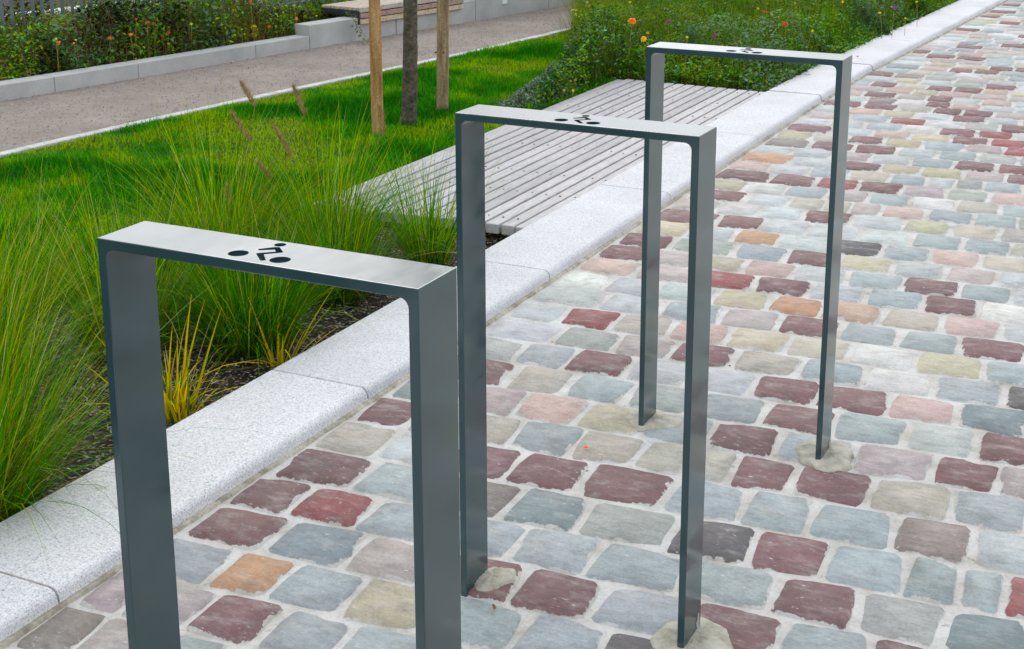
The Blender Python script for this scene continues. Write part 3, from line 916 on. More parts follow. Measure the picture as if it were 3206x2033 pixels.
# ------------------------------------------------------------------ bike racks
RW, RH, RD, RT = .4094, .85, .0791, .0118
def rack_meshes():
    bm = bmesh.new()
    prof = [(0, -.06), (0, RH), (RW, RH), (RW, -.06), (RW-RT, -.06)]
    r = .011
    for k in range(6):
        a = k/5*math.pi/2
        prof.append((RW-RT-r+r*math.cos(a), RH-RT-r+r*math.sin(a)))
    for k in range(6):
        a = math.pi/2+k/5*math.pi/2
        prof.append((RT+r+r*math.cos(a), RH-RT-r+r*math.sin(a)))
    prof.append((RT, -.06))
    A = [bm.verts.new((x, 0, z)) for x, z in prof]; B = [bm.verts.new((x, RD, z)) for x, z in prof]
    bm.faces.new(A); bm.faces.new(B[::-1])
    for k in range(len(prof)):
        k2 = (k+1) % len(prof); bm.faces.new((A[k], A[k2], B[k2], B[k]))
    bmesh.ops.recalc_face_normals(bm, faces=bm.faces)
    es = [e for e in bm.edges if len(e.link_faces) == 2 and e.calc_face_angle(0) > .6 and min(v.co.z for v in e.verts) > -.05 or
          (abs(e.verts[0].co.z-e.verts[1].co.z) > .3)]
    bmesh.ops.bevel(bm, geom=es, offset=.0014, segments=3, profile=.6, affect='EDGES')
    me = bpy.data.meshes.new('frame'); bm.to_mesh(me); bm.free()
    fo = bpy.data.objects.new('tmp_frame', me); COL.objects.link(fo)
    bm = bmesh.new()
    def prism(pts):
        a = [bm.verts.new((x, y, RH-.03)) for x, y in pts]; b = [bm.verts.new((x, y, RH+.03)) for x, y in pts]
        bm.faces.new(a[::-1]); bm.faces.new(b)
        for k in range(len(pts)):
            k2 = (k+1) % len(pts); bm.faces.new((a[k], a[k2], b[k2], b[k]))
    def circ(cx, cy, r, n=32): return [(cx+r*math.cos(2*math.pi*k/n), cy+r*math.sin(2*math.pi*k/n)) for k in range(n)]
    prism(circ(.1767, .0211, .0111)); prism(circ(.2307, .0210, .0112)); prism(circ(.1982, .0667, .0066))
    prism([(.1908, .0400), (.1878, .0405), (.1864, .0436), (.1981, .0572), (.2028, .0592), (.2175, .0452), (.2172, .0432), (.2034, .0297),
           (.2183, .0133), (.2140, .0094), (.1945, .0282), (.1942, .0302), (.2090, .0437), (.2036, .0490)][::-1])
    bmesh.ops.recalc_face_normals(bm, faces=bm.faces)
    mc = bpy.data.meshes.new('cutter'); bm.to_mesh(mc); bm.free()
    co = bpy.data.objects.new('tmp_cut', mc); COL.objects.link(co)
    md = fo.modifiers.new('b', 'BOOLEAN'); md.operation = 'DIFFERENCE'; md.object = co; md.solver = 'EXACT'
    bpy.context.view_layer.update()
    dg = bpy.context.evaluated_depsgraph_get()
    full = bpy.data.meshes.new_from_object(fo.evaluated_get(dg))
    bpy.data.objects.remove(fo); bpy.data.objects.remove(co)
    out = {}
    zc = RH-.032
    for nm, planes in (('crossbar', [((0, 0, zc), (0, 0, -1))]),
                       ('leg', [((0, 0, zc), (0, 0, 1)), ((RW/2, 0, 0), (1, 0, 0))]),
                       ('leg2', [((0, 0, zc), (0, 0, 1)), ((RW/2, 0, 0), (-1, 0, 0))])):
        bm = bmesh.new(); bm.from_mesh(full)
        for co_, no in planes:
            bmesh.ops.bisect_plane(bm, geom=bm.verts[:]+bm.edges[:]+bm.faces[:], plane_co=co_, plane_no=no, clear_outer=True)
        m2 = bpy.data.meshes.new(nm.replace('2', '')); bm.to_mesh(m2); bm.free()
        m2.materials.append(MAT['paint']); out[nm] = m2
    return out
RM = rack_meshes()
RK = [((0, 0), 0.0, 'nearest dark grey steel bicycle stand, cyclist sign cut in its top, feet cut off below'),
      ((.0142, .7970), -.0075, 'middle dark grey steel bicycle stand, standing in front of the wooden platform'),
      ((.0336, 1.5869), -.0085, 'farthest dark grey steel bicycle stand, standing in front of the flower bed')]
for (x, y), a, lb in RK:
    r = empty('bike_rack', (x, y, 0), a)
    tag(r, lb, 'bike rack', 'steel bicycle stands on the cobbled pavement')
    for nm in ('crossbar', 'leg', 'leg2'):
        link(nm.replace('2', ''), RM[nm], r)
# collars: B left, B right, C left, C right, A both (below frame)
def leg(i, right):
    (x, y), a, _ = RK[i]
    return x+(RW-RT/2 if right else RT/2), y+RD/2
x, y = leg(1, 0); collar(x+.024, y+.024, .036, .042, .009, 2)
x, y = leg(1, 1); collar(x+.010, y-.002, .060, .070, .007, 3, .1)
x, y = leg(2, 0); collar(x+.010, y+.01, .060, .060, .005, 4)
x, y = leg(2, 1); collar(x+.006, y+.0, .066, .074, .006, 5)
x, y = leg(0, 0); collar(x, y, .055, .06, .012, 6)
x, y = leg(0, 1); collar(x, y, .055, .06, .012, 7)
# worn spots low on the legs
def scratch(x, y, z, w, h, seed):
    r = random.Random(seed)
    bm = bmesh.new()
    pts = [bm.verts.new((x+.0006, y+w*(.5+.5*math.cos(a)*r.uniform(.5, 1.1)), z+h*(.5+.5*math.sin(a)*r.uniform(.6, 1.1)))) for a in [k*.6283 for k in range(10)]]
    bm.faces.new(pts)
    return bm
for (i, rx, w, z, h) in ((1, .056, .018, .006, .034), (2, .062, .013, .008, .018)):
    (x, y), a, _ = RK[i]
    o = from_bm('worn_patch', scratch(RW, rx, z, w, h, i), MAT['scratch'], [ob for ob in bpy.data.objects if ob.name.startswith('bike_rack')][i])

# ------------------------------------------------------------------ tree and stakes
def pole(name, label, base, top, r0, r1, mat, wob=.003, seed=1, nseg=22, cat='stake', bend=0.0, flare=0.0, parent=None, H=None):
    bm = bmesh.new()
    n = 20; prev = None
    b = Vector(base); t = Vector(top)
    for k in range(nseg+1):
        s = k/nseg
        c = b.lerp(t, s)
        off = Vector((mnoise.noise(Vector((seed, s*5, 0))), mnoise.noise(Vector((seed, s*5, 7))), 0))*bend
        r = r0+(r1-r0)*s
        if flare: r += flare*math.exp(-s*nseg*.9)
        ring = []
        for q in range(n):
            a = 2*math.pi*q/n
            rr = r*(1+wob/r*mnoise.noise(Vector((math.cos(a)*2+seed, math.sin(a)*2, s*(t-b).length*9))))
            ring.append(bm.verts.new(c-b+off+Vector((math.cos(a)*rr, math.sin(a)*rr, 0))))
        if prev:
            for q in range(n): bm.faces.new((prev[q], prev[(q+1) % n], ring[(q+1) % n], ring[q]))
        else: bm.faces.new(ring[::-1])
        prev = ring
    bm.faces.new(prev)
    o = from_bm(name, bm, mat, parent, smooth=True)
    if parent is None:
        o.location = base; tag(o, label, cat)
    return o
bl = unproj(1183, 430); tl = unproj(1173, 0)
def vertical_top(u0, v0, u1, h=2.0):
    """stake standing at pixel (u0,v0) whose axis passes (u1,0): find lean in the picture plane at this depth"""
    b = unproj(u0, v0)
    best = None
    for k in range(-60, 61):
        t = b+Vector((rt.x*k*.003, rt.y*k*.003, h))
        mid_ = b.lerp(t, .45 if h > 1.5 else 1)
        # where does the axis cross v=0
        lo, hi = 0.0, 1.0
        for _ in range(30):
            m_ = (lo+hi)/2; q = b.lerp(t, m_)
            if project(*q)[1] > 0: lo = m_
            else: hi = m_
        e = abs(project(*b.lerp(t, lo))[0]-u1)
        if best is None or e < best[0]: best = (e, t)
    return b, best[1]
b, t = vertical_top(1183, 428, 1172, 1.9)
s1 = pole('tree_stake', 'warm brown peeled round stake, left of the young tree trunk', b-Vector((0, 0, .05)), t, .0255, .0245, MAT['pole_new'], .003, 3)
b3, t3 = vertical_top(1386, 350, 1386, 1.9)
s2 = pole('tree_stake', 'greyish weathered peeled round stake with dark knots, right of the young tree trunk', b3-Vector((0, 0, .05)), t3, .0285, .0265, MAT['pole_old'], .003, 8)
for o in (s1, s2): o['group'] = 'stakes beside the young tree'
# knots on the right stake, facing the camera
for (u, v, r) in ((1389, 163, .0045), (1396, 327, .003)):
    dirn = (Vector(CAM)-b3); dirn.z = 0; dirn.normalize()
    q = min((b3.lerp(t3, k/400) for k in range(400)), key=lambda p: abs(project(*p)[1]-v))
    bm = bmesh.new(); bmesh.ops.create_uvsphere(bm, u_segments=10, v_segments=6, radius=1)
    bmesh.ops.scale(bm, verts=bm.verts, vec=(r, r*.5, r*1.9))
    k = from_bm('knot', bm, MAT['knot'], s2, smooth=True)
    k.matrix_local = Matrix.Translation(q+dirn*.0262-Vector(s2.location)+rt*((u-1386)*6.6/FPX*.6)) @ Matrix.Rotation(math.atan2(dirn.y, dirn.x)+math.pi/2, 4, 'Z')
b2, t2 = vertical_top(1278, 392, 1285, 2.5)
tree = empty('young_tree', (b2.x, b2.y, -.01))
tag(tree, 'slender young tree with grey brown bark standing in the lawn between its stakes', 'tree')
pole('trunk', None, Vector((0, 0, -.03)), t2-b2, .0335, .021, MAT['bark'], .006, 5, 60, bend=.016, flare=.012, parent=tree)
rr = random.Random(21)
top = t2-b2
lv = []
bm = bmesh.new()
def limb(bm, a, b, r0, r1, n=6):
    d = (b-a).normalized(); x = d.orthogonal().normalized(); yv = d.cross(x)
    R0 = [bm.verts.new(a+(x*math.cos(q*6.2832/n)+yv*math.sin(q*6.2832/n))*r0) for q in range(n)]
    R1 = [bm.verts.new(b+(x*math.cos(q*6.2832/n)+yv*math.sin(q*6.2832/n))*r1) for q in range(n)]
    for q in range(n): bm.faces.new((R0[q], R0[(q+1) % n], R1[(q+1) % n], R1[q]))
top3 = top*1.0+Vector((0, 0, .0))
limb(bm, top, top+Vector((.03, .02, 1.3)), .019, .006)
for k in range(16):
    s = rr.uniform(.86, 1.0) if k < 4 else 1+rr.uniform(.02, .45)
    a = Vector((top.x, top.y, top.z*s)) if s <= 1 else top+Vector((.03, .02, 1.3))*((s-1)*2.2)
    an = rr.uniform(0, 6.28); L = rr.uniform(.35, .75)*(1.25-.4*(s-.86))
    e = a+Vector((math.cos(an)*L*.75, math.sin(an)*L*.75, L*.75))
    limb(bm, a, e, .009, .003, 5)
    for q in range(70):
        f = rr.uniform(.25, 1.12)
        p = a.lerp(e, f)+Vector((rr.gauss(0, .10), rr.gauss(0, .10), rr.gauss(0, .09)))
        lv.append(p)
from_bm('limbs', bm, MAT['bark'], tree)
P = np.array([tuple(p) for p in lv])
v_, f_, c_ = leaves(P, RNG.uniform(.05, .085, len(P)), pick(len(P), [lin((70, 100, 30), .55), lin((96, 122, 40), .55), lin((54, 82, 28), .55)]), .3, .5)
tag(mesh_np('crown', v_, f_, c_, MAT['leaf'], tree), None)

# ------------------------------------------------------------------ lawn grass
n = 210000
gx = RNG.uniform(-3.45, -1.66, n); gy = RNG.uniform(.6, 7.4, n)
# densest where near
k = in_poly(gx, gy, lawn_poly)
gx, gy = gx[k], gy[k]
ex = np.array([edge_x(y) for y in gy])
k = gx > ex+.030
gx, gy = gx[k], gy[k]
z = np.array([lawn_z(a, b) for a, b in zip(gx, gy)])
p1 = vnoise(gx, gy, 1.5, 3.1); p2 = vnoise(gx, gy, 5.0, 8.4, 2)
tall = np.clip(.5+p1*1.6+p2*.5, 0, 1)
L = .020+.028*tall*RNG.uniform(.6, 1.25, len(gx))
dark = np.array(lin((24, 106, 0), .9)[:3]); midc = np.array(lin((54, 136, 0), 1.0)[:3]); yel = np.array(lin((126, 156, 0), 1.0)[:3]); brn = np.array(lin((120, 110, 36), .6)[:3])
m = np.clip(.56-p1*1.3+p2*.6+RNG.normal(0, .12, len(gx)), 0, 1)[:, None]
c = np.where(m < .5, dark+(midc-dark)*m*2, midc+(yel-midc)*(m-.5)*2)
b_ = RNG.random(len(gx)) < (.03+.14*np.clip(m[:, 0]-.55, 0, 1))
c[b_] = brn
c = c*RNG.uniform(.5, 1.6, (len(gx), 1))
V, F, C = blades(np.stack([gx, gy, z-.004], 1), RNG.uniform(0, 6.283, len(gx)), L, RNG.uniform(.0, .7, len(gx)), RNG.uniform(.1, 1.1, len(gx)),
                 RNG.uniform(.0032, .0056, len(gx)), c, 2)
tag(mesh_np('grass', V, F, C, MAT['leaf']), 'short bright green lawn grass with yellowish patches beside the gravel path', kind='stuff')

# ------------------------------------------------------------------ ornamental grasses
def ornamental(x, y, h, r, nb, label, seed, cols=None, w=None, heads=0, spread=.55, wid=.0026, z=-.045, name='ornamental_grass', cat='grass clump', group='fountain grasses in the bed along the kerb', lean=None, hd=None):
    root = empty(name, (x, y, z)); tag(root, label, cat, group)
    a = RNG.uniform(0, 6.283, nb); q = np.sqrt(RNG.random(nb))*r
    base = np.stack([np.cos(a)*q, np.sin(a)*q, np.zeros(nb)], 1)
    az = a+RNG.normal(0, .7, nb)
    L = h*(.42+.75*RNG.random(nb)**1.7)
    ln = q/r*spread*RNG.uniform(.3, 1.2, nb)+RNG.uniform(0, .12, nb)
    cv = RNG.gamma(2.0, .27, nb)
    if lean is not None:
        az = np.where(RNG.random(nb) < .35, lean+RNG.normal(0, .5, nb), az)
    st_ = RNG.random(nb) < .10
    az = np.where(st_, RNG.uniform(0, 6.283, nb), az); cv = np.where(st_, RNG.uniform(.5, 2.1, nb), cv); L = np.where(st_, L*1.15, L)
    cols = cols or [GR_MID, GR_YEL, GR_DK, GR_OLV, GR_BLU, GR_STRAW]
    w = w or [.36, .26, .16, .14, .04, .04]
    bc = pick(nb, cols, w, .25)
    th_ = (RNG.random(nb) < .14) & (nb > 300)
    bc[th_] = pick(int(th_.sum()), [lin((150, 132, 84), .8), lin((112, 100, 50), .8), lin((92, 74, 44), .8)], None, .2)
    L = np.where(th_, L*.5, L); ln = np.where(th_, ln*1.5, ln)
    V, F, C = blades(base, az, L, ln, cv, RNG.uniform(.6, 1.3, nb)*wid, bc, 6)
    link('blades', mesh_np('x', V, F, C, MAT['leaf']).data, root)
    bpy.data.objects.remove(bpy.data.objects['x'])
    for (ua, va), (ub, vb) in (hd or []):
        # the head hangs in the air above this clump: take the height where the sight line passes closest to it
        q_ = min((unproj(ub, vb, z_) for z_ in np.arange(.15, .85, .01)), key=lambda p: math.hypot(p.x-x-.06, p.y-y))
        dpt = (q_-Vector(CAM)).dot(fw)
        top_ = Vector(CAM)+(fw+rt2*((ua-PW/2)/FPX)-up2*((va-PH/2-CY)/FPX))*dpt
        A_ = Vector((0, 0, 0)); E_ = q_-Vector((x, y, z)); T_ = top_-Vector((x, y, z))
        mid_ = Vector((E_.x*.25, E_.y*.25, E_.z*.55))+(E_-T_)*.35
        pts_ = [A_.lerp(mid_, s/8).lerp(mid_.lerp(E_, s/8), s/8) for s in range(9)]
        bm = bmesh.new()
        for s in range(8): limb(bm, pts_[s], pts_[s+1], .0009, .0008, 4)
        from_bm('stalk', bm, MAT['stalk'], root)
        ns = 520
        f = RNG.uniform(0, 1, ns)
        e_, t_ = np.array(tuple(E_)), np.array(tuple(T_))
        ctr = e_+(t_-e_)*f[:, None]
        ra = .0055*np.sin(np.pi*np.clip(f*.85+.1, 0, 1))
        aa = RNG.uniform(0, 6.283, ns)
        ctr += np.stack([np.cos(aa)*ra, np.sin(aa)*ra, np.zeros(ns)], 1)
        V, F, C = blades(ctr, aa, RNG.uniform(.010, .022, ns), RNG.uniform(.1, .9, ns), np.zeros(ns), np.full(ns, .0010),
                         pick(ns, [lin((168, 138, 96), .85), lin((136, 104, 72), .85), lin((196, 172, 130), .85)]), 1)
        mesh_np('seed_head', V, F, C, MAT['straw'], root)
    return root
MAT['stalk'] = two_tone('grass_stalk', lin((150, 150, 50), .6), lin((176, 160, 90), .6), 20, .7, 0)

ornamental(-1.02, .66, .56, .11, 2300, 'large green grass clump at the front left, rooted beside the granite kerb', 1)
ornamental(-1.33, .86, .60, .12, 1700, 'tall green grass clump just behind the front left clump at the left picture edge', 2)
ornamental(-1.62, 1.22, .50, .11, 950, 'loose yellow green grass clump at the left edge next to the lawn', 3, w=[.36, .30, .1, .14, .05, .05])
ornamental(-1.40, 1.58, .50, .11, 1300, 'green grass clump seen just above the cyclist sign of the nearest stand', 4)
ornamental(-1.09, 1.68, .40, .085, 2300, 'rounded dark green grass clump framed by the nearest bicycle stand behind the small yellow tuft', 5, w=[.40, .10, .38, .08, .02, .02])
ornamental(-1.13, 2.14, .40, .085, 1700, 'dark green grass clump right of the rounded one, low under the nearest crossbar', 6, w=[.38, .14, .30, .14, .02, .02])
HEADS7 = [((752, 258), (798, 335)), ((722, 358), (785, 445)), ((858, 398), (915, 500)), ((918, 270), (952, 360)), ((712, 585), (722, 665)), ((800, 510), (850, 560)), ((1186, 330), (1200, 425))]
ornamental(-1.52, 2.12, .56, .10, 900, 'upright loose grass clump with brown seed heads against the lawn', 7, w=[.36, .36, .08, .14, .04, .02], wid=.0034, hd=HEADS7)
ornamental(-1.36, 2.44, .50, .10, 820, 'thin bright green grass clump in front of the left corner of the wooden platform', 8, w=[.44, .36, .08, .1, .02, .0], wid=.0036)
ornamental(-1.04, 2.52, .42, .06, 420, 'upright bright green grass clump by the near platform end beside the middle stand', 9, w=[.50, .30, .14, .04, .02, .0], spread=.38, wid=.0036)
ornamental(-1.95, 1.75, .40, .10, 420, 'sparse grass clump leaning over the lawn at the left', 10, w=[.36, .30, .1, .14, .05, .05])
ornamental(-1.80, .55, .56, .12, 900, 'grass clump half cut off by the left picture edge, behind the front left clump', 11)
# yellow sedge tufts
YL = [lin((226, 196, 4), .88), lin((194, 180, 8), .82), lin((120, 136, 16), .62), lin((196, 176, 120), .66)]
ornamental(-.985, 1.235, .25, .045, 110, 'large bright yellow broad bladed tuft beside the kerb', 12, YL, [.5, .24, .16, .10], spread=.55, wid=.0062,
           name='yellow_sedge', cat='sedge tuft', group='yellow tufts at the kerb')
ornamental(-.945, 1.60, .24, .024, 22, 'small sparse yellow tuft of a few blades against the kerb', 13, YL, [.45, .4, .05, .1], spread=.75, wid=.0062,
           name='yellow_sedge', cat='sedge tuft', group='yellow tufts at the kerb')
ornamental(-.93, 1.30, .09, .12, 160, 'low wispy dark green tuft in the leaf litter beside the large yellow tuft', 14, [GR_DK, GR_MID, GR_STRAW], [.6, .25, .15], spread=1.0, wid=.0022,
           name='wispy_grass', cat='grass tuft', group=None)

# litter / mulch chips on the bed
n = 26000
mx_ = RNG.uniform(-1.7, KL-.004, n); my_ = RNG.uniform(-.2, 2.95, n)
sz = RNG.uniform(.006, .02, n)*RNG.uniform(.5, 1.2, n)
pos = np.stack([mx_, my_, -.034+RNG.uniform(0, .016, n)], 1)
az = RNG.uniform(0, 6.283, n)
V, F, C = blades(pos, az, sz, np.full(n, 1.45)+RNG.uniform(-.25, .1, n), RNG.uniform(-.2, .5, n), RNG.uniform(.0016, .006, n),
                 pick(n, [lin((138, 128, 116), .9), lin((92, 80, 68), .85), lin((178, 172, 162), .95), lin((60, 52, 46), .8), lin((142, 122, 88), .85), lin((124, 132, 128), .9)],
                      [.22, .26, .12, .2, .1, .1], .25), 1, tipw=.6)
tag(mesh_np('mulch', V, F, C, MAT['straw']), 'grey brown leaf litter and bark chips on the bed soil', kind='stuff')

# ------------------------------------------------------------------ meadow planting, back right
mead = [(KL+.01, 5.66), (KL+.03, 6.3), (KL+.07, 7.0), (-.70, 8.9), (-.45, 13.4), (-4.6, 13.4), (-3.45, 9.6), (-3.05, 8.6), (-2.75, 7.5), (-2.45, 6.9), (-2.22, 6.3), (-1.98, 5.6), (-1.78, 4.9), (-1.695, 4.55), (-1.695, 5.66)]
def canopy_h(x, y):
    a = mnoise.noise(Vector((x*2.1, y*1.6, 2.2))); b = mnoise.noise(Vector((x*6, y*5, 5)))
    h = .24+.15*a+.07*b
    d = min(1, max(.15, (y-5.6)/.45)) if x > -1.70 else 1
    # low towards kerb and lawn
    e = min(1.0, max(.28, (KL+kerb_off(y)-x)/.22))
    g = 1.0 if x > -1.7 else min(1.0, max(.3, (x-(-1.72-.42*(y-4.6)))/.5+.3))
    return max(.04, h*(.35+.65*d)*e*g)
def leafmass(name, label, poly, n, bbox, zf, cols, w, size, up=.45, asp=.55, zbias=.6, kind='stuff', z0=-.04, patches=()):
    x = RNG.uniform(bbox[0], bbox[1], n); y = RNG.uniform(bbox[2], bbox[3], n)
    k = in_poly(x, y, poly); x, y = x[k], y[k]
    hh = np.array([zf(a, b) for a, b in zip(x, y)])
    z = z0+(hh-z0)*RNG.random(len(x))**zbias
    cn = vnoise(x, y, 3.3, 1.7)
    col = pick(len(x), cols, w, .28)
    sz = RNG.uniform(size[0], size[1], len(x))
    for ps, psc, pc, thr, pk_, ssz in patches:
        m_ = (vnoise(x, y, psc, ps, 2) > thr) & (RNG.random(len(x)) < pk_)
        col[m_] = pick(int(m_.sum()), [pc], None, .25); sz[m_] *= ssz
    col *= (1+.55*np.clip(cn, -.8, .8))[:, None]
    V, F, C = leaves(np.stack([x, y, z], 1), sz, col, up, asp)
    return tag(mesh_np(name, V, F, C, MAT['leaf']), label, kind=kind)
LG = [lin((60, 116, 12), 1), lin((86, 140, 74), 1), lin((38, 84, 10), 1), lin((112, 152, 0), 1), lin((114, 156, 116), 1)]
leafmass('ground_cover', 'dense dark green leafy flower planting between the platform, the kerb and the path', mead, 250000, (-4.0, -.4, 4.5, 12.0), canopy_h, LG,
         [.34, .20, .20, .16, .10], (.014, .032), zbias=.5,
         patches=((1.3, 1.7, lin((110, 140, 112), .95), .18, .6, 1.15), (5.1, 2.3, lin((122, 146, 0), .95), .22, .65, .75), (9.4, 2.0, lin((36, 74, 18), .9), .26, .5, 1.3), (14.2, 3.1, lin((120, 96, 44), .85), .34, .5, .6)))
# stems and fine feathery growth in it
n = 34000
x = RNG.uniform(-3.8, -.5, n); y = RNG.uniform(5.5, 11.5, n); k = in_poly(x, y, mead); x, y = x[k], y[k]
hh = np.array([canopy_h(a, b) for a, b in zip(x, y)])
V, F, C = blades(np.stack([x, y, np.full(len(x), -.04)], 1), RNG.uniform(0, 6.28, len(x)), (hh+.07)*RNG.uniform(.8, 1.6, len(x)), RNG.uniform(0, .35, len(x)),
                 RNG.uniform(0, .8, len(x)), RNG.uniform(.0016, .003, len(x)), pick(len(x), [lin((100, 134, 14), .9), lin((128, 120, 50), .85), lin((60, 100, 14), .9), lin((156, 146, 92), .8)], [.5, .15, .3, .05]), 3)
tag(mesh_np('meadow_stems', V, F, C, MAT['leaf']), 'fine upright stems standing in the leafy planting behind the platform', kind='stuff')

# silvery plants spilling along the left side of the platform and on the lawn edge
def bushy(name, label, cat, x, y, rx, ry, h, n, cols, w, size, group=None, seed=0, stems=14, rz=0.0, z=-.02, up=.45, asp=.42):
    root = empty(name, (x, y, z), rz); tag(root, label, cat, group)
    a = RNG.uniform(0, 6.283, n); q = RNG.random(n)**.55
    hz = RNG.random(n)
    prof = np.sqrt(np.clip(1-hz**2*.85, 0, 1))
    P_ = np.stack([np.cos(a)*q*rx*prof*(1+.25*np.sin(3*a+seed)), np.sin(a)*q*ry*prof*(1+.25*np.cos(2*a+seed)), hz*h*(1-.45*q**2)*(1+.2*np.sin(4*a+seed))], 1)
    V, F, C = leaves(P_, RNG.uniform(size[0], size[1], n), pick(n, cols, w, .25), up, asp)
    o = mesh_np('foliage', V, F, C, MAT['leaf'], root)
    m = stems*4
    a = RNG.uniform(0, 6.283, m)
    V, F, C = blades(np.zeros((m, 3))+np.stack([np.cos(a)*rx*.15, np.sin(a)*ry*.15, np.zeros(m)], 1), a, RNG.uniform(.6, 1.05, m)*max(h, rx), RNG.uniform(.1, .9, m), RNG.uniform(.0, .8, m),
                     np.full(m, .0022), pick(m, [lin((110, 110, 56), .6), lin((92, 84, 50), .6)]), 4)
    mesh_np('stems', V, F, C, MAT['straw'], root)
    return root
SIL = [lin((158, 176, 172), .85), lin((112, 138, 126), .85), lin((66, 106, 48), .85), lin((160, 172, 24), .9)]
SP = [(1585, 352, .17, .05, 'low'), (1640, 318, .2, .07, ''), (1700, 290, .2, .10, ''), (1745, 255, .2, .12, ''), (1800, 235, .2, .15, ''), (1862, 205, .2, .18, ''), (1925, 175, .22, .20, ''), (1850, 150, .2, .16, ''), (1985, 200, .18, .18, '')]
where = ['lowest silvery leaved plant, at the near end of the row along the platform', 'silvery leaved plant second from the near end of the row beside the platform',
         'silvery leaved plant spreading onto the lawn halfway along the platform', 'silvery leaved plant left of the platform below the dark dried flower head',
         'dense grey leaved plant beside the platform with a few yellow flecks', 'grey green leaved plant at the far left corner of the platform',
         'tall grey leaved plant below the large orange flower', 'grey leaved plant at the lawn edge with small yellow blooms', 'dark grey leaved plant just behind the far left corner of the platform']
for (u, v, r, h, _), lb in zip(SP, where):
    p = unproj(u, v+10, 0)
    bushy('silver_leaved_plant', lb, 'plant', p.x-.02, p.y, r*.72, r*.9, h, int(2600*(r/.2)**2), SIL, [.30, .32, .33, .05], (.010, .022), 'silvery plants along the platform', seed=u % 7)
# yellow-green soft grasses / broad leaved plants at the back right
def at_h(u, v, h): return unproj(u, v, h)
p = unproj(1835, 104, 0)
ornamental(p.x, p.y, .30, .06, 500, 'yellow stemmed grass tuft at the end of the lawn beside the path', 31, [lin((190, 170, 20), .66), lin((140, 150, 30), .6), lin((176, 160, 96), .6)], [.4, .4, .2],
           spread=.45, wid=.003, name='yellow_stemmed_grass', cat='grass tuft', group=None, z=-.01)
for i, (u, v, lb) in enumerate(((1935, 55, 'pale fluffy grass tuft with straw coloured plumes beyond the lawn corner'), (1900, 40, 'thin yellowish grass tuft at the top edge left of the orange flowers'))):
    p = unproj(u, v+40, 0)
    ornamental(p.x, p.y, .36, .14, 1300, lb, 32+i, [lin((150, 150, 60), .6), lin((186, 172, 130), .62), lin((110, 130, 40), .6)], [.4, .3, .3], spread=.7, wid=.002, name='feather_grass', cat='grass tuft', group='pale grass tufts in the back planting', z=-.02)

def feathery(name, label, u, v, h, zb, n=3200, r=.12, group=None, cols=None):
    p = unproj(u, v, 0)
    root = empty(name, (p.x, p.y, zb)); tag(root, label, 'plant', group)
    z = RNG.random(n)
    a = RNG.uniform(0, 6.283, n)
    q = RNG.random(n)**.6*r*(1-.6*z)
    base = np.stack([np.cos(a)*q*.5, np.sin(a)*q*.5, z*h], 1)
    V, F, C = blades(base, a, RNG.uniform(.03, .07, n)*(1.2-.5*z), RNG.uniform(.3, 1.3, n), RNG.uniform(-.3, .6, n), np.full(n, .0013),
                     pick(n, cols or [lin((58, 134, 4), .95), lin((92, 148, 8), .95), lin((40, 104, 6), .95)]), 2)
    mesh_np('foliage', V, F, C, MAT['leaf'], root)
    bm = bmesh.new(); limb(bm, Vector((0, 0, -.05)), Vector((.004, 0, h*.92)), .0035, .0015, 6)
    from_bm('stem', bm, MAT['stalk'], root)
feathery('feathery_plant', 'upright bright green feathery plant right of the largest orange flower', 2058, 130, .42, -.03, r=.26)
feathery('feathery_plant', 'yellow green feathery plant in mid bed above the crossbar of the farthest stand', 2320, 120, .30, -.03, r=.26, n=3000, cols=[lin((110, 150, 6), .95), lin((80, 130, 8), .95)])
feathery('feathery_plant', 'small light green feathery plant right of the small red flower in the bed', 2590, 130, .22, -.03, r=.2, n=1800, cols=[lin((116, 164, 12), .95), lin((80, 140, 12), .95)])
feathery('feathery_plant', 'tall pale yellow green feathery plant at the top edge, left of the largest orange flower', 1905, 120, .36, -.03, r=.24, n=3600, cols=[lin((140, 164, 24), .95), lin((108, 146, 14), .95), lin((168, 166, 70), .9)])
feathery('feathery_plant', 'bright feathery plant at the top edge between the two orange flowers and the bushes', 2165, 105, .40, -.03, r=.24, n=3400, cols=[lin((84, 144, 6), .95), lin((120, 156, 10), .95)])
feathery('feathery_plant', 'soft light green feathery plant at the top edge above the scarlet flower', 2440, 70, .34, -.03, r=.22, n=3000, cols=[lin((104, 150, 8), .95), lin((132, 160, 30), .95)])
for o in list(bpy.data.objects):
    if o.name.startswith('feathery_plant'): o['group'] = 'feathery plants in the back flower bed'

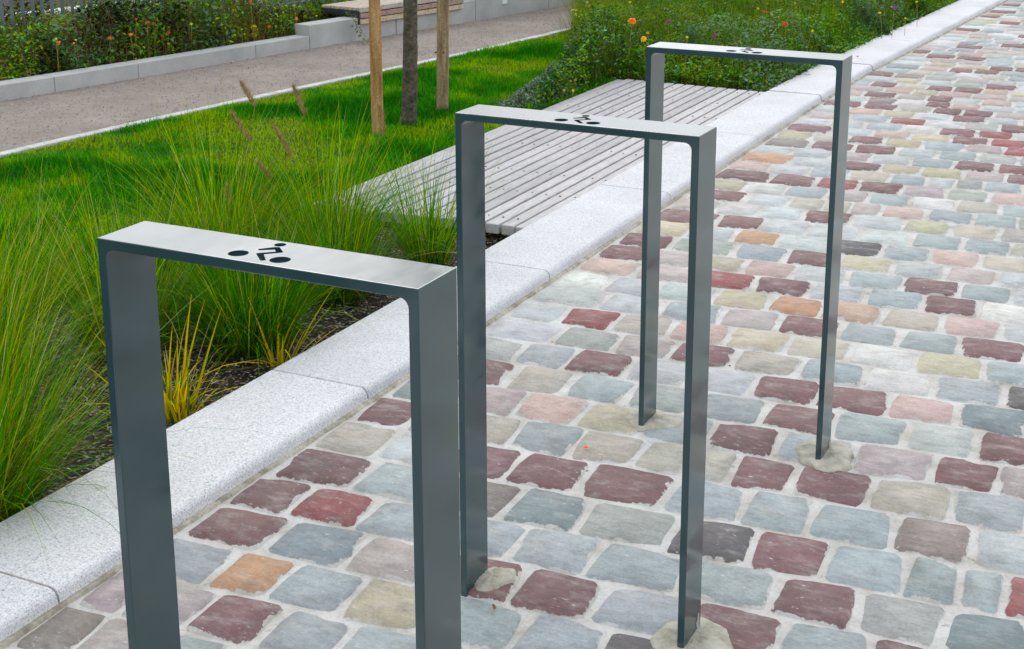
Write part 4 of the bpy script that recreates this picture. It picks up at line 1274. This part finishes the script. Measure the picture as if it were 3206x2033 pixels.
# broad leaved dock-like plant at the platform corner
def leafblade(L, W, bend=.6, n=7, wave=.15, seed=0):
    bm = bmesh.new(); prev = None
    r = random.Random(seed)
    for k in range(n+1):
        s = k/n
        th = .9-bend*2*s
        x = L*s*math.cos(.4*s); z = L*(.55*s-.55*bend*s*s)
        w = W*math.sin(math.pi*min(1, .06+s*.94))**.7*.5
        wz = wave*W*r.uniform(-.6, .6)
        row = [bm.verts.new((x, -w, z+w*.35+wz)), bm.verts.new((x, 0, z)), bm.verts.new((x, w, z+w*.35-wz))]
        if prev:
            for q in range(2): bm.faces.new((prev[q], prev[q+1], row[q+1], row[q]))
        prev = row
    return bm
def broad_plant(name, label, cat, p, nl, L, W, col, group=None, rise=.1, seed=0):
    root = empty(name, p); tag(root, label, cat, group)
    r = random.Random(seed)
    for k in range(nl):
        bm = leafblade(L*r.uniform(.7, 1.1), W*r.uniform(.8, 1.2), r.uniform(.5, 1.2), seed=seed*31+k)
        me_name = 'leaf'
        o = from_bm(me_name, bm, MAT['leaf'], root, smooth=True)
        a = o.data.color_attributes.new('Col', 'FLOAT_COLOR', 'POINT')
        c = [q*r.uniform(.75, 1.2) for q in col[:3]]+[1]
        a.data.foreach_set('color', c*len(o.data.vertices))
        o.location = (r.uniform(-.02, .02), r.uniform(-.02, .02), r.uniform(0, rise))
        o.rotation_euler = (r.uniform(-.3, .3), r.uniform(-.5, .15), k*2.4+r.uniform(-.3, .3))
    bm = bmesh.new(); limb(bm, Vector((0, 0, -.04)), Vector((0, 0, rise)), .004, .003, 6)
    from_bm('stem', bm, MAT['stalk'], root)
    return root
p = unproj(1985, 235, 0)
broad_plant('broad_leaved_plant', 'light green plant with long arching leaves at the far left corner of the platform', 'plant', p, 13, .13, .04, lin((96, 160, 36), .9), rise=.13, seed=4)
for i, (u, v, s) in enumerate(((2268, 272, 1.0), (2300, 262, .9), (2355, 276, .9), (2200, 262, .8), (2130, 258, .8))):
    p = unproj(u, v, 0.0)
    broad_plant('wide_leaved_weed', ['weed with wide yellow green leaves lying on the far end of the platform', 'weed with wide leaves left of the platform end corner by the kerb',
                'wide leaved weed closest to the kerb at the end of the platform', 'small wide leaved weed at the middle of the platform end', 'small wide leaved weed behind the left leg of the farthest stand'][i],
                'weed', p, 9, .085*s, .06*s, lin((84, 138, 14), .85), 'wide leaved weeds along the end of the platform', .04, 40+i)

# ------------------------------------------------------------------ flowers
def petal_mesh(nm, R, n, layers, mat, droop=.3, wid=.42, core=.16):
    bm = bmesh.new()
    for l in range(layers):
        for k in range(n):
            a = 2*math.pi*(k+.5*l)/n+random.uniform(-.12, .12)
            r = R*(1-.22*l)*random.uniform(.85, 1.1); w = wid*R*random.uniform(.8, 1.15)
            c, s = math.cos(a), math.sin(a)
            def P(rad, off, z): return bm.verts.new((c*rad-s*off, s*rad+c*off, z+.006*l))
            z1 = random.uniform(-.1, .35)*R; z2 = z1-droop*R*random.uniform(.2, 1)
            v0, v1, v2, v3, v4 = P(.05*R, 0, 0), P(.5*r, -w/2, z1+.08*R), P(.5*r, w/2, z1+.08*R), P(r, -w*.3, z2), P(r, w*.3, z2)
            bm.faces.new((v0, v1, v2)); bm.faces.new((v1, v3, v4, v2))
    me = bpy.data.meshes.new(nm); bmesh.ops.recalc_face_normals(bm, faces=bm.faces); bm.to_mesh(me); bm.free(); me.materials.append(mat)
    bm = bmesh.new(); bmesh.ops.create_uvsphere(bm, u_segments=8, v_segments=5, radius=core*R); bmesh.ops.scale(bm, verts=bm.verts, vec=(1, 1, .6)); 
    mc = bpy.data.meshes.new(nm+'_centre'); bm.to_mesh(mc); bm.free()
    return me, mc
def flower_mat(name, c1, c2):
    M = N(name, .6, .3); M.col(M.ramp(M.noise(90, 3), [(.35, c1), (.65, c2)]))
    return M.m
MAT['orange'] = flower_mat('orange_petals', lin((236, 92, 4), .85), lin((250, 140, 8), .9))
MAT['amber'] = flower_mat('amber_petals', lin((246, 158, 6), .9), lin((252, 190, 20), .9))
MAT['yellow'] = flower_mat('yellow_petals', lin((232, 212, 14), .85), lin((244, 228, 40), .88))
MAT['paleyellow'] = flower_mat('pale_yellow_petals', lin((226, 226, 120), .85), lin((236, 234, 160), .88))
MAT['red'] = flower_mat('red_petals', lin((206, 48, 14), .8), lin((226, 74, 20), .84))
MAT['purple'] = flower_mat('purple_petals', lin((112, 24, 120), .8), lin((150, 50, 150), .84))
MAT['core'] = flower_mat('flower_centre', lin((150, 90, 14), .8), lin((120, 70, 20), .8))
FM = {k: petal_mesh('petals', 1.0, nn, ly, MAT[k]) for k, nn, ly in (('orange', 11, 3), ('amber', 9, 2), ('yellow', 5, 1), ('paleyellow', 6, 1), ('red', 9, 2), ('purple', 10, 2))}
def flower(kind, u, v, px, z, label, group, cat='flower', name=None, ground=-.03):
    while -1.74 < unproj(u, v, z).x < -.80 and 2.7 < unproj(u, v, z).y < 5.72 and z > .06: z -= .01    # rooted in the bed, not on the platform
    p = unproj(u, v, z)
    d = (Vector(CAM)-p).length
    R = px*.5*d/FPX
    root = empty(name or (kind.replace('pale', 'pale_')+'_flower'), (p.x, p.y, ground)); tag(root, label, cat, group)
    H_ = z-ground
    dz = Vector((random.uniform(-.02, .02), random.uniform(-.02, .02), 0))
    bm = bmesh.new()
    q = [Vector((0, 0, 0))+dz*(1-(k/4)**2)+Vector((0, 0, H_*k/4)) for k in range(5)]
    for k in range(4): limb(bm, q[k], q[k+1], .0016, .0013, 5)
    from_bm('stem', bm, MAT['stalk'], root)
    me, mc = FM[kind]
    if not mc.materials: mc.materials.append(MAT['core'])
    tl_ = Vector((CAM[0]-p.x, CAM[1]-p.y, 0)).normalized()
    tiltm = Matrix.Rotation(random.uniform(.3, .9), 4, Vector((-tl_.y, tl_.x, 0)))
    for me_, nm in ((me, 'petals'), (mc, 'centre')):
        o = bpy.data.objects.new(nm, me_); COL.objects.link(o); o.parent = root
        o.matrix_local = Matrix.Translation((0, 0, H_)) @ tiltm @ Matrix.Rotation(random.uniform(0, 6), 4, 'Z') @ Matrix.Diagonal((R, R, R, 1))
    return root
def c6(x, y): return (1600+x*600/2408, y*600/2408)
def c4(x, y): return (x*550/2408, y*550/2408)
GRT = 'flowers in the back right planting'
flower('orange', *c6(1522, 268), 30, .36, 'largest orange flower, upright on a pale stalk beyond the wooden platform', GRT)
flower('amber', *c6(1667, 492), 22, .26, 'amber yellow flower just above the left corner of the farthest bicycle stand', GRT)
flower('orange', *c6(1718, 418), 10, .27, 'tiny orange flower right above the amber one near the farthest stand', GRT)
flower('red', 2140+715/2.2458, 172/2.2458, 20, .25, 'scarlet flower in the middle of the leafy bed above the farthest stand', GRT)
flower('red', 2140+565/2.2458, 84/2.2458, 12, .25, 'small dull red flower up and left of the scarlet one', GRT)
flower('red', 2140+595/2.2458, 88/2.2458, 9, .24, 'tiniest red flower directly left above the scarlet one', GRT)
flower('purple', 2140+1482/2.2458, 54/2.2458, 17, .22, 'bright purple flower near the kerb at the top right of the bed', GRT)
flower('purple', 2140+220/2.2458, 250/2.2458, 13, .24, 'dark violet flower just above the crossbar of the farthest stand', GRT)
flower('purple', *c6(1978, 268), 12, .28, 'faded purple flower among grey leaves right of the feathery plant', GRT)
ylw = [(c6(500, 898), .06), (c6(800, 510), .10), (c6(745, 515), .10), (c6(1148, 440), .12), (c6(1178, 540), .14), (c6(1228, 515), .14), (c6(900, 572), .10), (c6(940, 605), .10), (c6(1005, 558), .12), (c6(1075, 640), .14),
       (c6(795, 605), .09), (c6(1080, 775), .12), (c6(810, 1000), .08), (c6(748, 1020), .07), (c6(510, 980), .05), (c6(420, 1180), .05), (c6(345, 1270), .04), (c6(512, 1165), .05), (c6(778, 1140), .06), (c6(665, 1135), .06),
       (c6(1125, 75), .28), (c6(985, 75), .26), (c6(820, 130), .2), (c6(775, 128), .2), (c6(818, 185), .18), (c6(1495, 30), .3), (c6(958, 30), .27), (c6(1300, 352), .2), (c6(1240, 372), .18), (c6(2215, 470), .2),
       ((2140+665/2.2458, 120/2.2458), .24), ((2140+905/2.2458, 218/2.2458), .2), ((2140+625/2.2458, 90/2.2458), .24), ((2140+523/2.2458, 62/2.2458), .25), ((2140+1380/2.2458, 92/2.2458), .2),
       ((2140+1560/2.2458, 130/2.2458), .14), ((2140+1120/2.2458, 14/2.2458), .24), ((2140+1640/2.2458, 14/2.2458), .2), ((2140+785/2.2458, 22/2.2458), .26), ((2140+25/2.2458, 262/2.2458), .25)]
for (uv, z) in ylw:
    lab = ('tiny yellow bloom in the leafy bed between the feathery plants and the kerb', 'tiny yellow blooms in the leafy bed') if uv[0] > 2100 else (('tiny yellow bloom in the tall growth at the top edge behind the lawn', 'tiny yellow blooms at the top edge') if uv[1] < 60 else ('tiny yellow bloom among the silvery plants between lawn and platform', 'tiny yellow blooms by the platform'))
    flower('yellow', uv[0], uv[1], random.uniform(8, 12), z, lab[0], lab[1], name='yellow_bloom', ground=max(-.03, z-.16))
GLT = 'flowers behind the low concrete wall'
L_ = [('orange', c4(802, 582), 13, 'orange flower between two pale yellow blooms at the far left behind the low wall'), ('orange', c4(1510, 522), 17, 'largest orange red flower behind the second block of the low wall'),
      ('orange', c4(1790, 475), 15, 'bright orange flower a little right of the largest one behind the low wall'), ('red', c4(1842, 485), 10, 'small red flower touching the bright orange one behind the low wall'),
      ('red', c4(2025, 312), 12, 'upper red flower high in the thicket behind the low wall'), ('red', c4(2108, 318), 9, 'small red bloom right of the upper red flower'),
      ('red', c4(2315, 448), 10, 'red orange bloom above the joint of the low wall'), ('red', c4(2230, 500), 10, 'small red bloom left below the red orange one'),
      ('red', c4(1868, 262), 9, 'faint red bloom, the highest at the left of the thicket'), ('orange', (1070+(2085-2403)/2.2458, 135/2.2458), 13, 'orange flower just left of the raised end of the concrete wall'),
      ('orange', (1890/2.2458, 188/2.2458), 14, 'orange flower right of the golden cluster behind the low wall'), ('red', (1760/2.2458, 14/2.2458), 11, 'small red bloom at the top picture edge above the golden cluster')]
for kd, (u, v), px, lb in L_:
    # height chosen so that the stem stands behind the wall
    for z in np.arange(.10, .60, .01):
        p = unproj(u, v, float(z))
        if p.x > wall_x(p.y)-.20: z_ok = float(z); break
    flower(kd, u, v, px, z_ok, lb, GLT)
for kd, (u, v), px in [('yellow', (1785/2.2458+random.uniform(-10, 10), 215/2.2458+random.uniform(-14, 16)), 10) for _ in range(11)] + [('yellow', (1345/2.2458, 170/2.2458), 11), ('yellow', (1560/2.2458, 175/2.2458), 8), ('yellow', (1720/2.2458, 240/2.2458), 9), ('yellow', (1700/2.2458, 208/2.2458), 8), ('yellow', c4(2310, 600), 9),
          ('paleyellow', c4(768, 535), 8), ('paleyellow', c4(1040, 550), 9), ('paleyellow', c4(1012, 592), 7), ('yellow', (2225/2.2458, 112/2.2458), 8), ('yellow', (2070/2.2458, 40/2.2458), 8)]:
    z_ok = .2
    for z in np.arange(.10, .60, .01):
        p = unproj(u, v, float(z))
        if p.x > wall_x(p.y)-.19: z_ok = float(z); break
    flower(kd, u, v, px, z_ok, 'tiny pale yellow bloom at the far left behind the low wall' if kd == 'paleyellow' else 'small golden yellow bloom in the thicket behind the low wall', GLT+(', pale ones' if kd == 'paleyellow' else ', golden ones'), name=('pale_bloom' if kd == 'paleyellow' else 'golden_bloom'))

BP = [(2230, 70, .24, .16, 0, 'dark green rose-like bush, just right of the feathery plant at the top of the bed'),
      (2420, 200, .20, .15, 1, 'blue green leafy bush near the kerb, right above the farthest crossbar'),
      (2480, 60, .22, .15, 0, 'dark leafy bush at the top edge of the bed, right of the scarlet flower'),
      (2690, 60, .20, .16, 1, 'blue green bush left below the bright purple flower'),
      (2760, 95, .12, .07, 0, 'low dark green bush spilling onto the granite kerb'),
      (2870, 26, .14, .08, 0, 'dark green bush at the top edge where the kerb leaves the picture'),
      (2160, 170, .24, .15, 1, 'grey green bush behind the left part of the farthest crossbar'),
      (2120, 60, .22, .14, 2, 'yellow green soft bush beside the feathery plant'),
      (2020, 130, .20, .14, 2, 'light green bush below the amber yellow flower'),
      (2600, 150, .12, .09, 0, 'dark leafy bush hanging over the kerb edge below the small feathery plant'),
      (2390, 60, .24, .14, 2, 'light yellow green bush at the top edge in the middle of the bed')]
BC = [([lin((40, 84, 14), .9), lin((66, 110, 30), .9), lin((26, 60, 10), .85)], [.45, .3, .25], (.018, .036)),
      ([lin((84, 124, 84), .92), lin((60, 100, 56), .9), lin((120, 150, 124), .92)], [.45, .35, .2], (.016, .032)),
      ([lin((110, 150, 8), .95), lin((78, 132, 6), .95), lin((140, 156, 20), .95)], [.45, .35, .2], (.012, .024))]
for i_, (u, v, h_, r_, t_, lb) in enumerate(BP):
    p = unproj(u, v+55*h_/.24, 0)
    bushy('leafy_plant', lb, 'plant', p.x, p.y, r_*1.15, r_*1.15, h_*1.05, int(1500*(r_/.15)**2), *BC[t_][:2], BC[t_][2], 'leafy plants in the back right bed', seed=i_)

# dark dried seed head left of the platform
p = unproj(1805, 188, .13)
root = empty('dried_flower', (p.x, p.y, -.02)); tag(root, 'dark dried round flower head on a leaning stalk left of the platform', 'flower')
bm = bmesh.new(); limb(bm, Vector((.10, -.05, 0)), Vector((0, 0, .145)), .0018, .0014, 5); from_bm('stem', bm, MAT['stalk'], root)
bm = bmesh.new(); bmesh.ops.create_icosphere(bm, subdivisions=2, radius=.012)
for v in bm.verts: v.co *= random.uniform(.75, 1.25)
o = from_bm('head', bm, MAT['knot'], root); o.location = (0, 0, .15)

# ------------------------------------------------------------------ thicket behind the low wall, back left
thick = [(wall_x(y)-.115, y) for y in np.linspace(.8, 6.2, 10)] + [(wall_x(6.2)-.28, 6.3), (wall_x(6.6)-.28, 6.6)] + [(wall_x(y)-1.0, y) for y in np.linspace(7.6, .8, 8)]
def thick_h(x, y):
    a = mnoise.noise(Vector((x*3, y*2, 12.2))); b = mnoise.noise(Vector((x*8, y*6, 15)))
    d = (wall_x(y)-.115)-x
    h = .185+.09*a+.06*b
    if y > 4.0: h += .16*min(1, (y-4.0)/.8)
    h *= min(1.0, .30+d/.20)
    if y > 6.05: h *= .55
    return max(.03, h)
TG = [lin((66, 118, 12), 1.3), lin((94, 144, 70), 1.3), lin((86, 98, 22), 1.25), lin((132, 156, 4), 1.2), lin((110, 140, 104), .85), lin((112, 92, 48), .9)]
bm = bmesh.new(); prev = None
for y in np.linspace(.8, 13, 40):
    row = [bm.verts.new((wall_x(y)-.05-k*1.6, y, -.03 if k else .02)) for k in range(6)]
    if prev:
        for k in range(5): bm.faces.new((prev[k], prev[k+1], row[k+1], row[k]))
    prev = row
tag(from_bm('flower_bed_soil', bm, MAT['soil']), kind='structure')
leafmass('thicket', 'tangled dark green and brown wild flower foliage behind the low concrete wall', thick, 210000, (-6.0, -3.6, .8, 7.6), thick_h, TG, [.33, .20, .10, .22, .10, .05], (.014, .038), zbias=.5, z0=0.0,
         patches=((2.3, 2.6, lin((92, 124, 88), .95), .15, .6, 1.25), (6.1, 3.3, lin((122, 88, 52), .9), .24, .5, .6), (8.4, 3.0, lin((120, 132, 6), .95), .24, .6, .8), (12.2, 3.1, lin((34, 52, 16), .8), .20, .6, 1.3)))
n = 26000
x = RNG.uniform(-6.0, -3.6, n); y = RNG.uniform(1.5, 7.2, n); k = in_poly(x, y, thick); x, y = x[k], y[k]
hh = np.array([thick_h(a, b) for a, b in zip(x, y)])
V, F, C = blades(np.stack([x, y, np.full(len(x), .0)], 1), RNG.uniform(0, 6.28, len(x)), (hh+.03)*RNG.uniform(.7, 1.3, len(x)), RNG.uniform(0, .55, len(x)),
                 RNG.uniform(-.2, .7, len(x)), RNG.uniform(.0016, .0034, len(x)), pick(len(x), [lin((132, 104, 66), .9), lin((104, 114, 30), .9), lin((158, 138, 92), .85), lin((76, 62, 44), .9)], [.3, .3, .15, .25]), 3)
tag(mesh_np('thicket_stems', V, F, C, MAT['straw']), 'dry brown stems in the thicket behind the low concrete wall', kind='stuff')

# shrubs one can tell apart there
p = Vector((wall_x(6.45)-.40, 6.55, 0))
bushy('yellow_leaved_shrub', 'yellow green shrub at the end of the bench, top edge of the picture', 'shrub', p.x, p.y, .16, .2, .30, 2600, [lin((120, 140, 20), .6), lin((88, 112, 24), .58), lin((60, 84, 24), .56)], [.4, .4, .2], (.012, .022), seed=3)
p = unproj(1030, 60, .1)
bushy('light_green_plant', 'light green leafy plant tucked behind the left end of the bench', 'plant', p.x-.02, p.y+.02, .07, .08, .16, 260, [lin((120, 176, 60), .62), lin((96, 150, 44), .6)], [.6, .4], (.02, .034), seed=1, asp=.8)

# trailing vine at the corner of the bench
vine = empty('trailing_vine', (wall_x(6.36)+.03, 6.36, 0)); tag(vine, 'trailing small-leaved plant with a violet bloom hanging over the left bench end', 'vine')
ctrl = [unproj(1092, 34, .20), unproj(1105, 58, .15), unproj(1118, 85, .09), unproj(1130, 108, .05), unproj(1148, 138, .005)]
bm = bmesh.new()
lp = []
base = Vector(vine.location)
for a, b in zip(ctrl[:-1], ctrl[1:]):
    limb(bm, a-base, b-base, .0018, .0016, 5)
    for k in range(10):
        lp.append(a.lerp(b, random.random())-base+Vector((random.gauss(0, .014), random.gauss(0, .014), random.gauss(0, .010))))
from_bm('stem', bm, MAT['stalk'], vine)
P_ = np.array([tuple(q) for q in lp])
V, F, C = leaves(P_, RNG.uniform(.016, .028, len(P_)), pick(len(P_), [lin((96, 140, 40), .6), lin((70, 110, 60), .6), lin((120, 150, 60), .6)]), .5, .75)
mesh_np('leaves', V, F, C, MAT['leaf'], vine)
o = bpy.data.objects.new('bloom', FM['purple'][0]); COL.objects.link(o); o.parent = vine
q = unproj(1101, 38, .17)-base
o.location = q; o.scale = (.013, .013, .013); o.rotation_euler = (.9, 0, .5)

# ------------------------------------------------------------------ small litter
def bit(name, label, cat, u, v, z, L, mat, seed, group=None, W=None):
    r = random.Random(seed); p = unproj(u, v, z)
    bm = bmesh.new()
    n = 9; W = W or L*.6
    top_ = bm.verts.new((0, 0, L*.22))
    ring = [bm.verts.new((math.cos(k*6.2832/n)*L*.5*r.uniform(.7, 1.15), math.sin(k*6.2832/n)*W*.5*r.uniform(.7, 1.15), r.uniform(0, L*.12))) for k in range(n)]
    for k in range(n): bm.faces.new((ring[k], ring[(k+1) % n], top_))
    o = from_bm(name, bm, mat, None, smooth=False)
    o.location = (p.x, p.y, z+.001); o.rotation_euler = (0, 0, r.uniform(0, 3))
    return tag(o, label, cat, group)
bit('orange_crumb', 'orange crumb on the beige cobble between the nearest and middle stands', 'litter', 1835, 1403, .006, .016, MAT['orange'], 1)
bit('orange_crumb', 'tiny rusty orange crumb in the mortar joint left of the farthest stand', 'litter', 1729, 1073, .005, .008, MAT['core'], 2)
bit('red_petal', 'red petal lying on the granite kerb beyond the farthest stand', 'petal', 2685, 178, .031, .022, MAT['red'], 3)
bit('dry_leaf', 'reddish dry leaf lying on the low concrete wall', 'leaf', 425, 187, .075, .045, MAT['pole_new'], 4, W=.012)
bit('dry_leaf', 'pale yellowish dry leaf on the gravel path near the low wall', 'leaf', 728, 195, .0, .022, MAT['bench_cream'], 5)
bit('pebble', 'dark pebble in a mortar joint by the middle stand', 'pebble', 1838, 1477, .004, .008, MAT['knot'], 6)
bit('pebble', 'small dark pebble on the paving right of the middle stand', 'pebble', 2140+325/2.2458, 680+1050/2.2458, .004, .011, MAT['steel_dark'], 7)
bit('dark_knob', 'dark clod at the foot of the wall under the bench', 'clod', 1075, 132, .0, .028, MAT['soil'], 8)
bit('dry_leaf', 'brown leaf scrap at the foot of the middle stand', 'leaf', 1070+1070/2.2458, 1353+1235/2.2458, .006, .022, MAT['core'], 9, W=.006)
bit('white_pebble', 'tiny white pebble on the bed soil against the kerb', 'pebble', 788, 1181, -.02, .007, MAT['white'], 10)
bit('twig', 'short dark twig lying on the gravel path by the right stake', 'twig', 1365, 167, .0, .05, MAT['steel_dark'], 11, W=.006)
print('OBJECTS', len(bpy.data.objects), 'TRIS', sum(len(o.data.polygons)*2 for o in bpy.data.objects if o.type == 'MESH'))
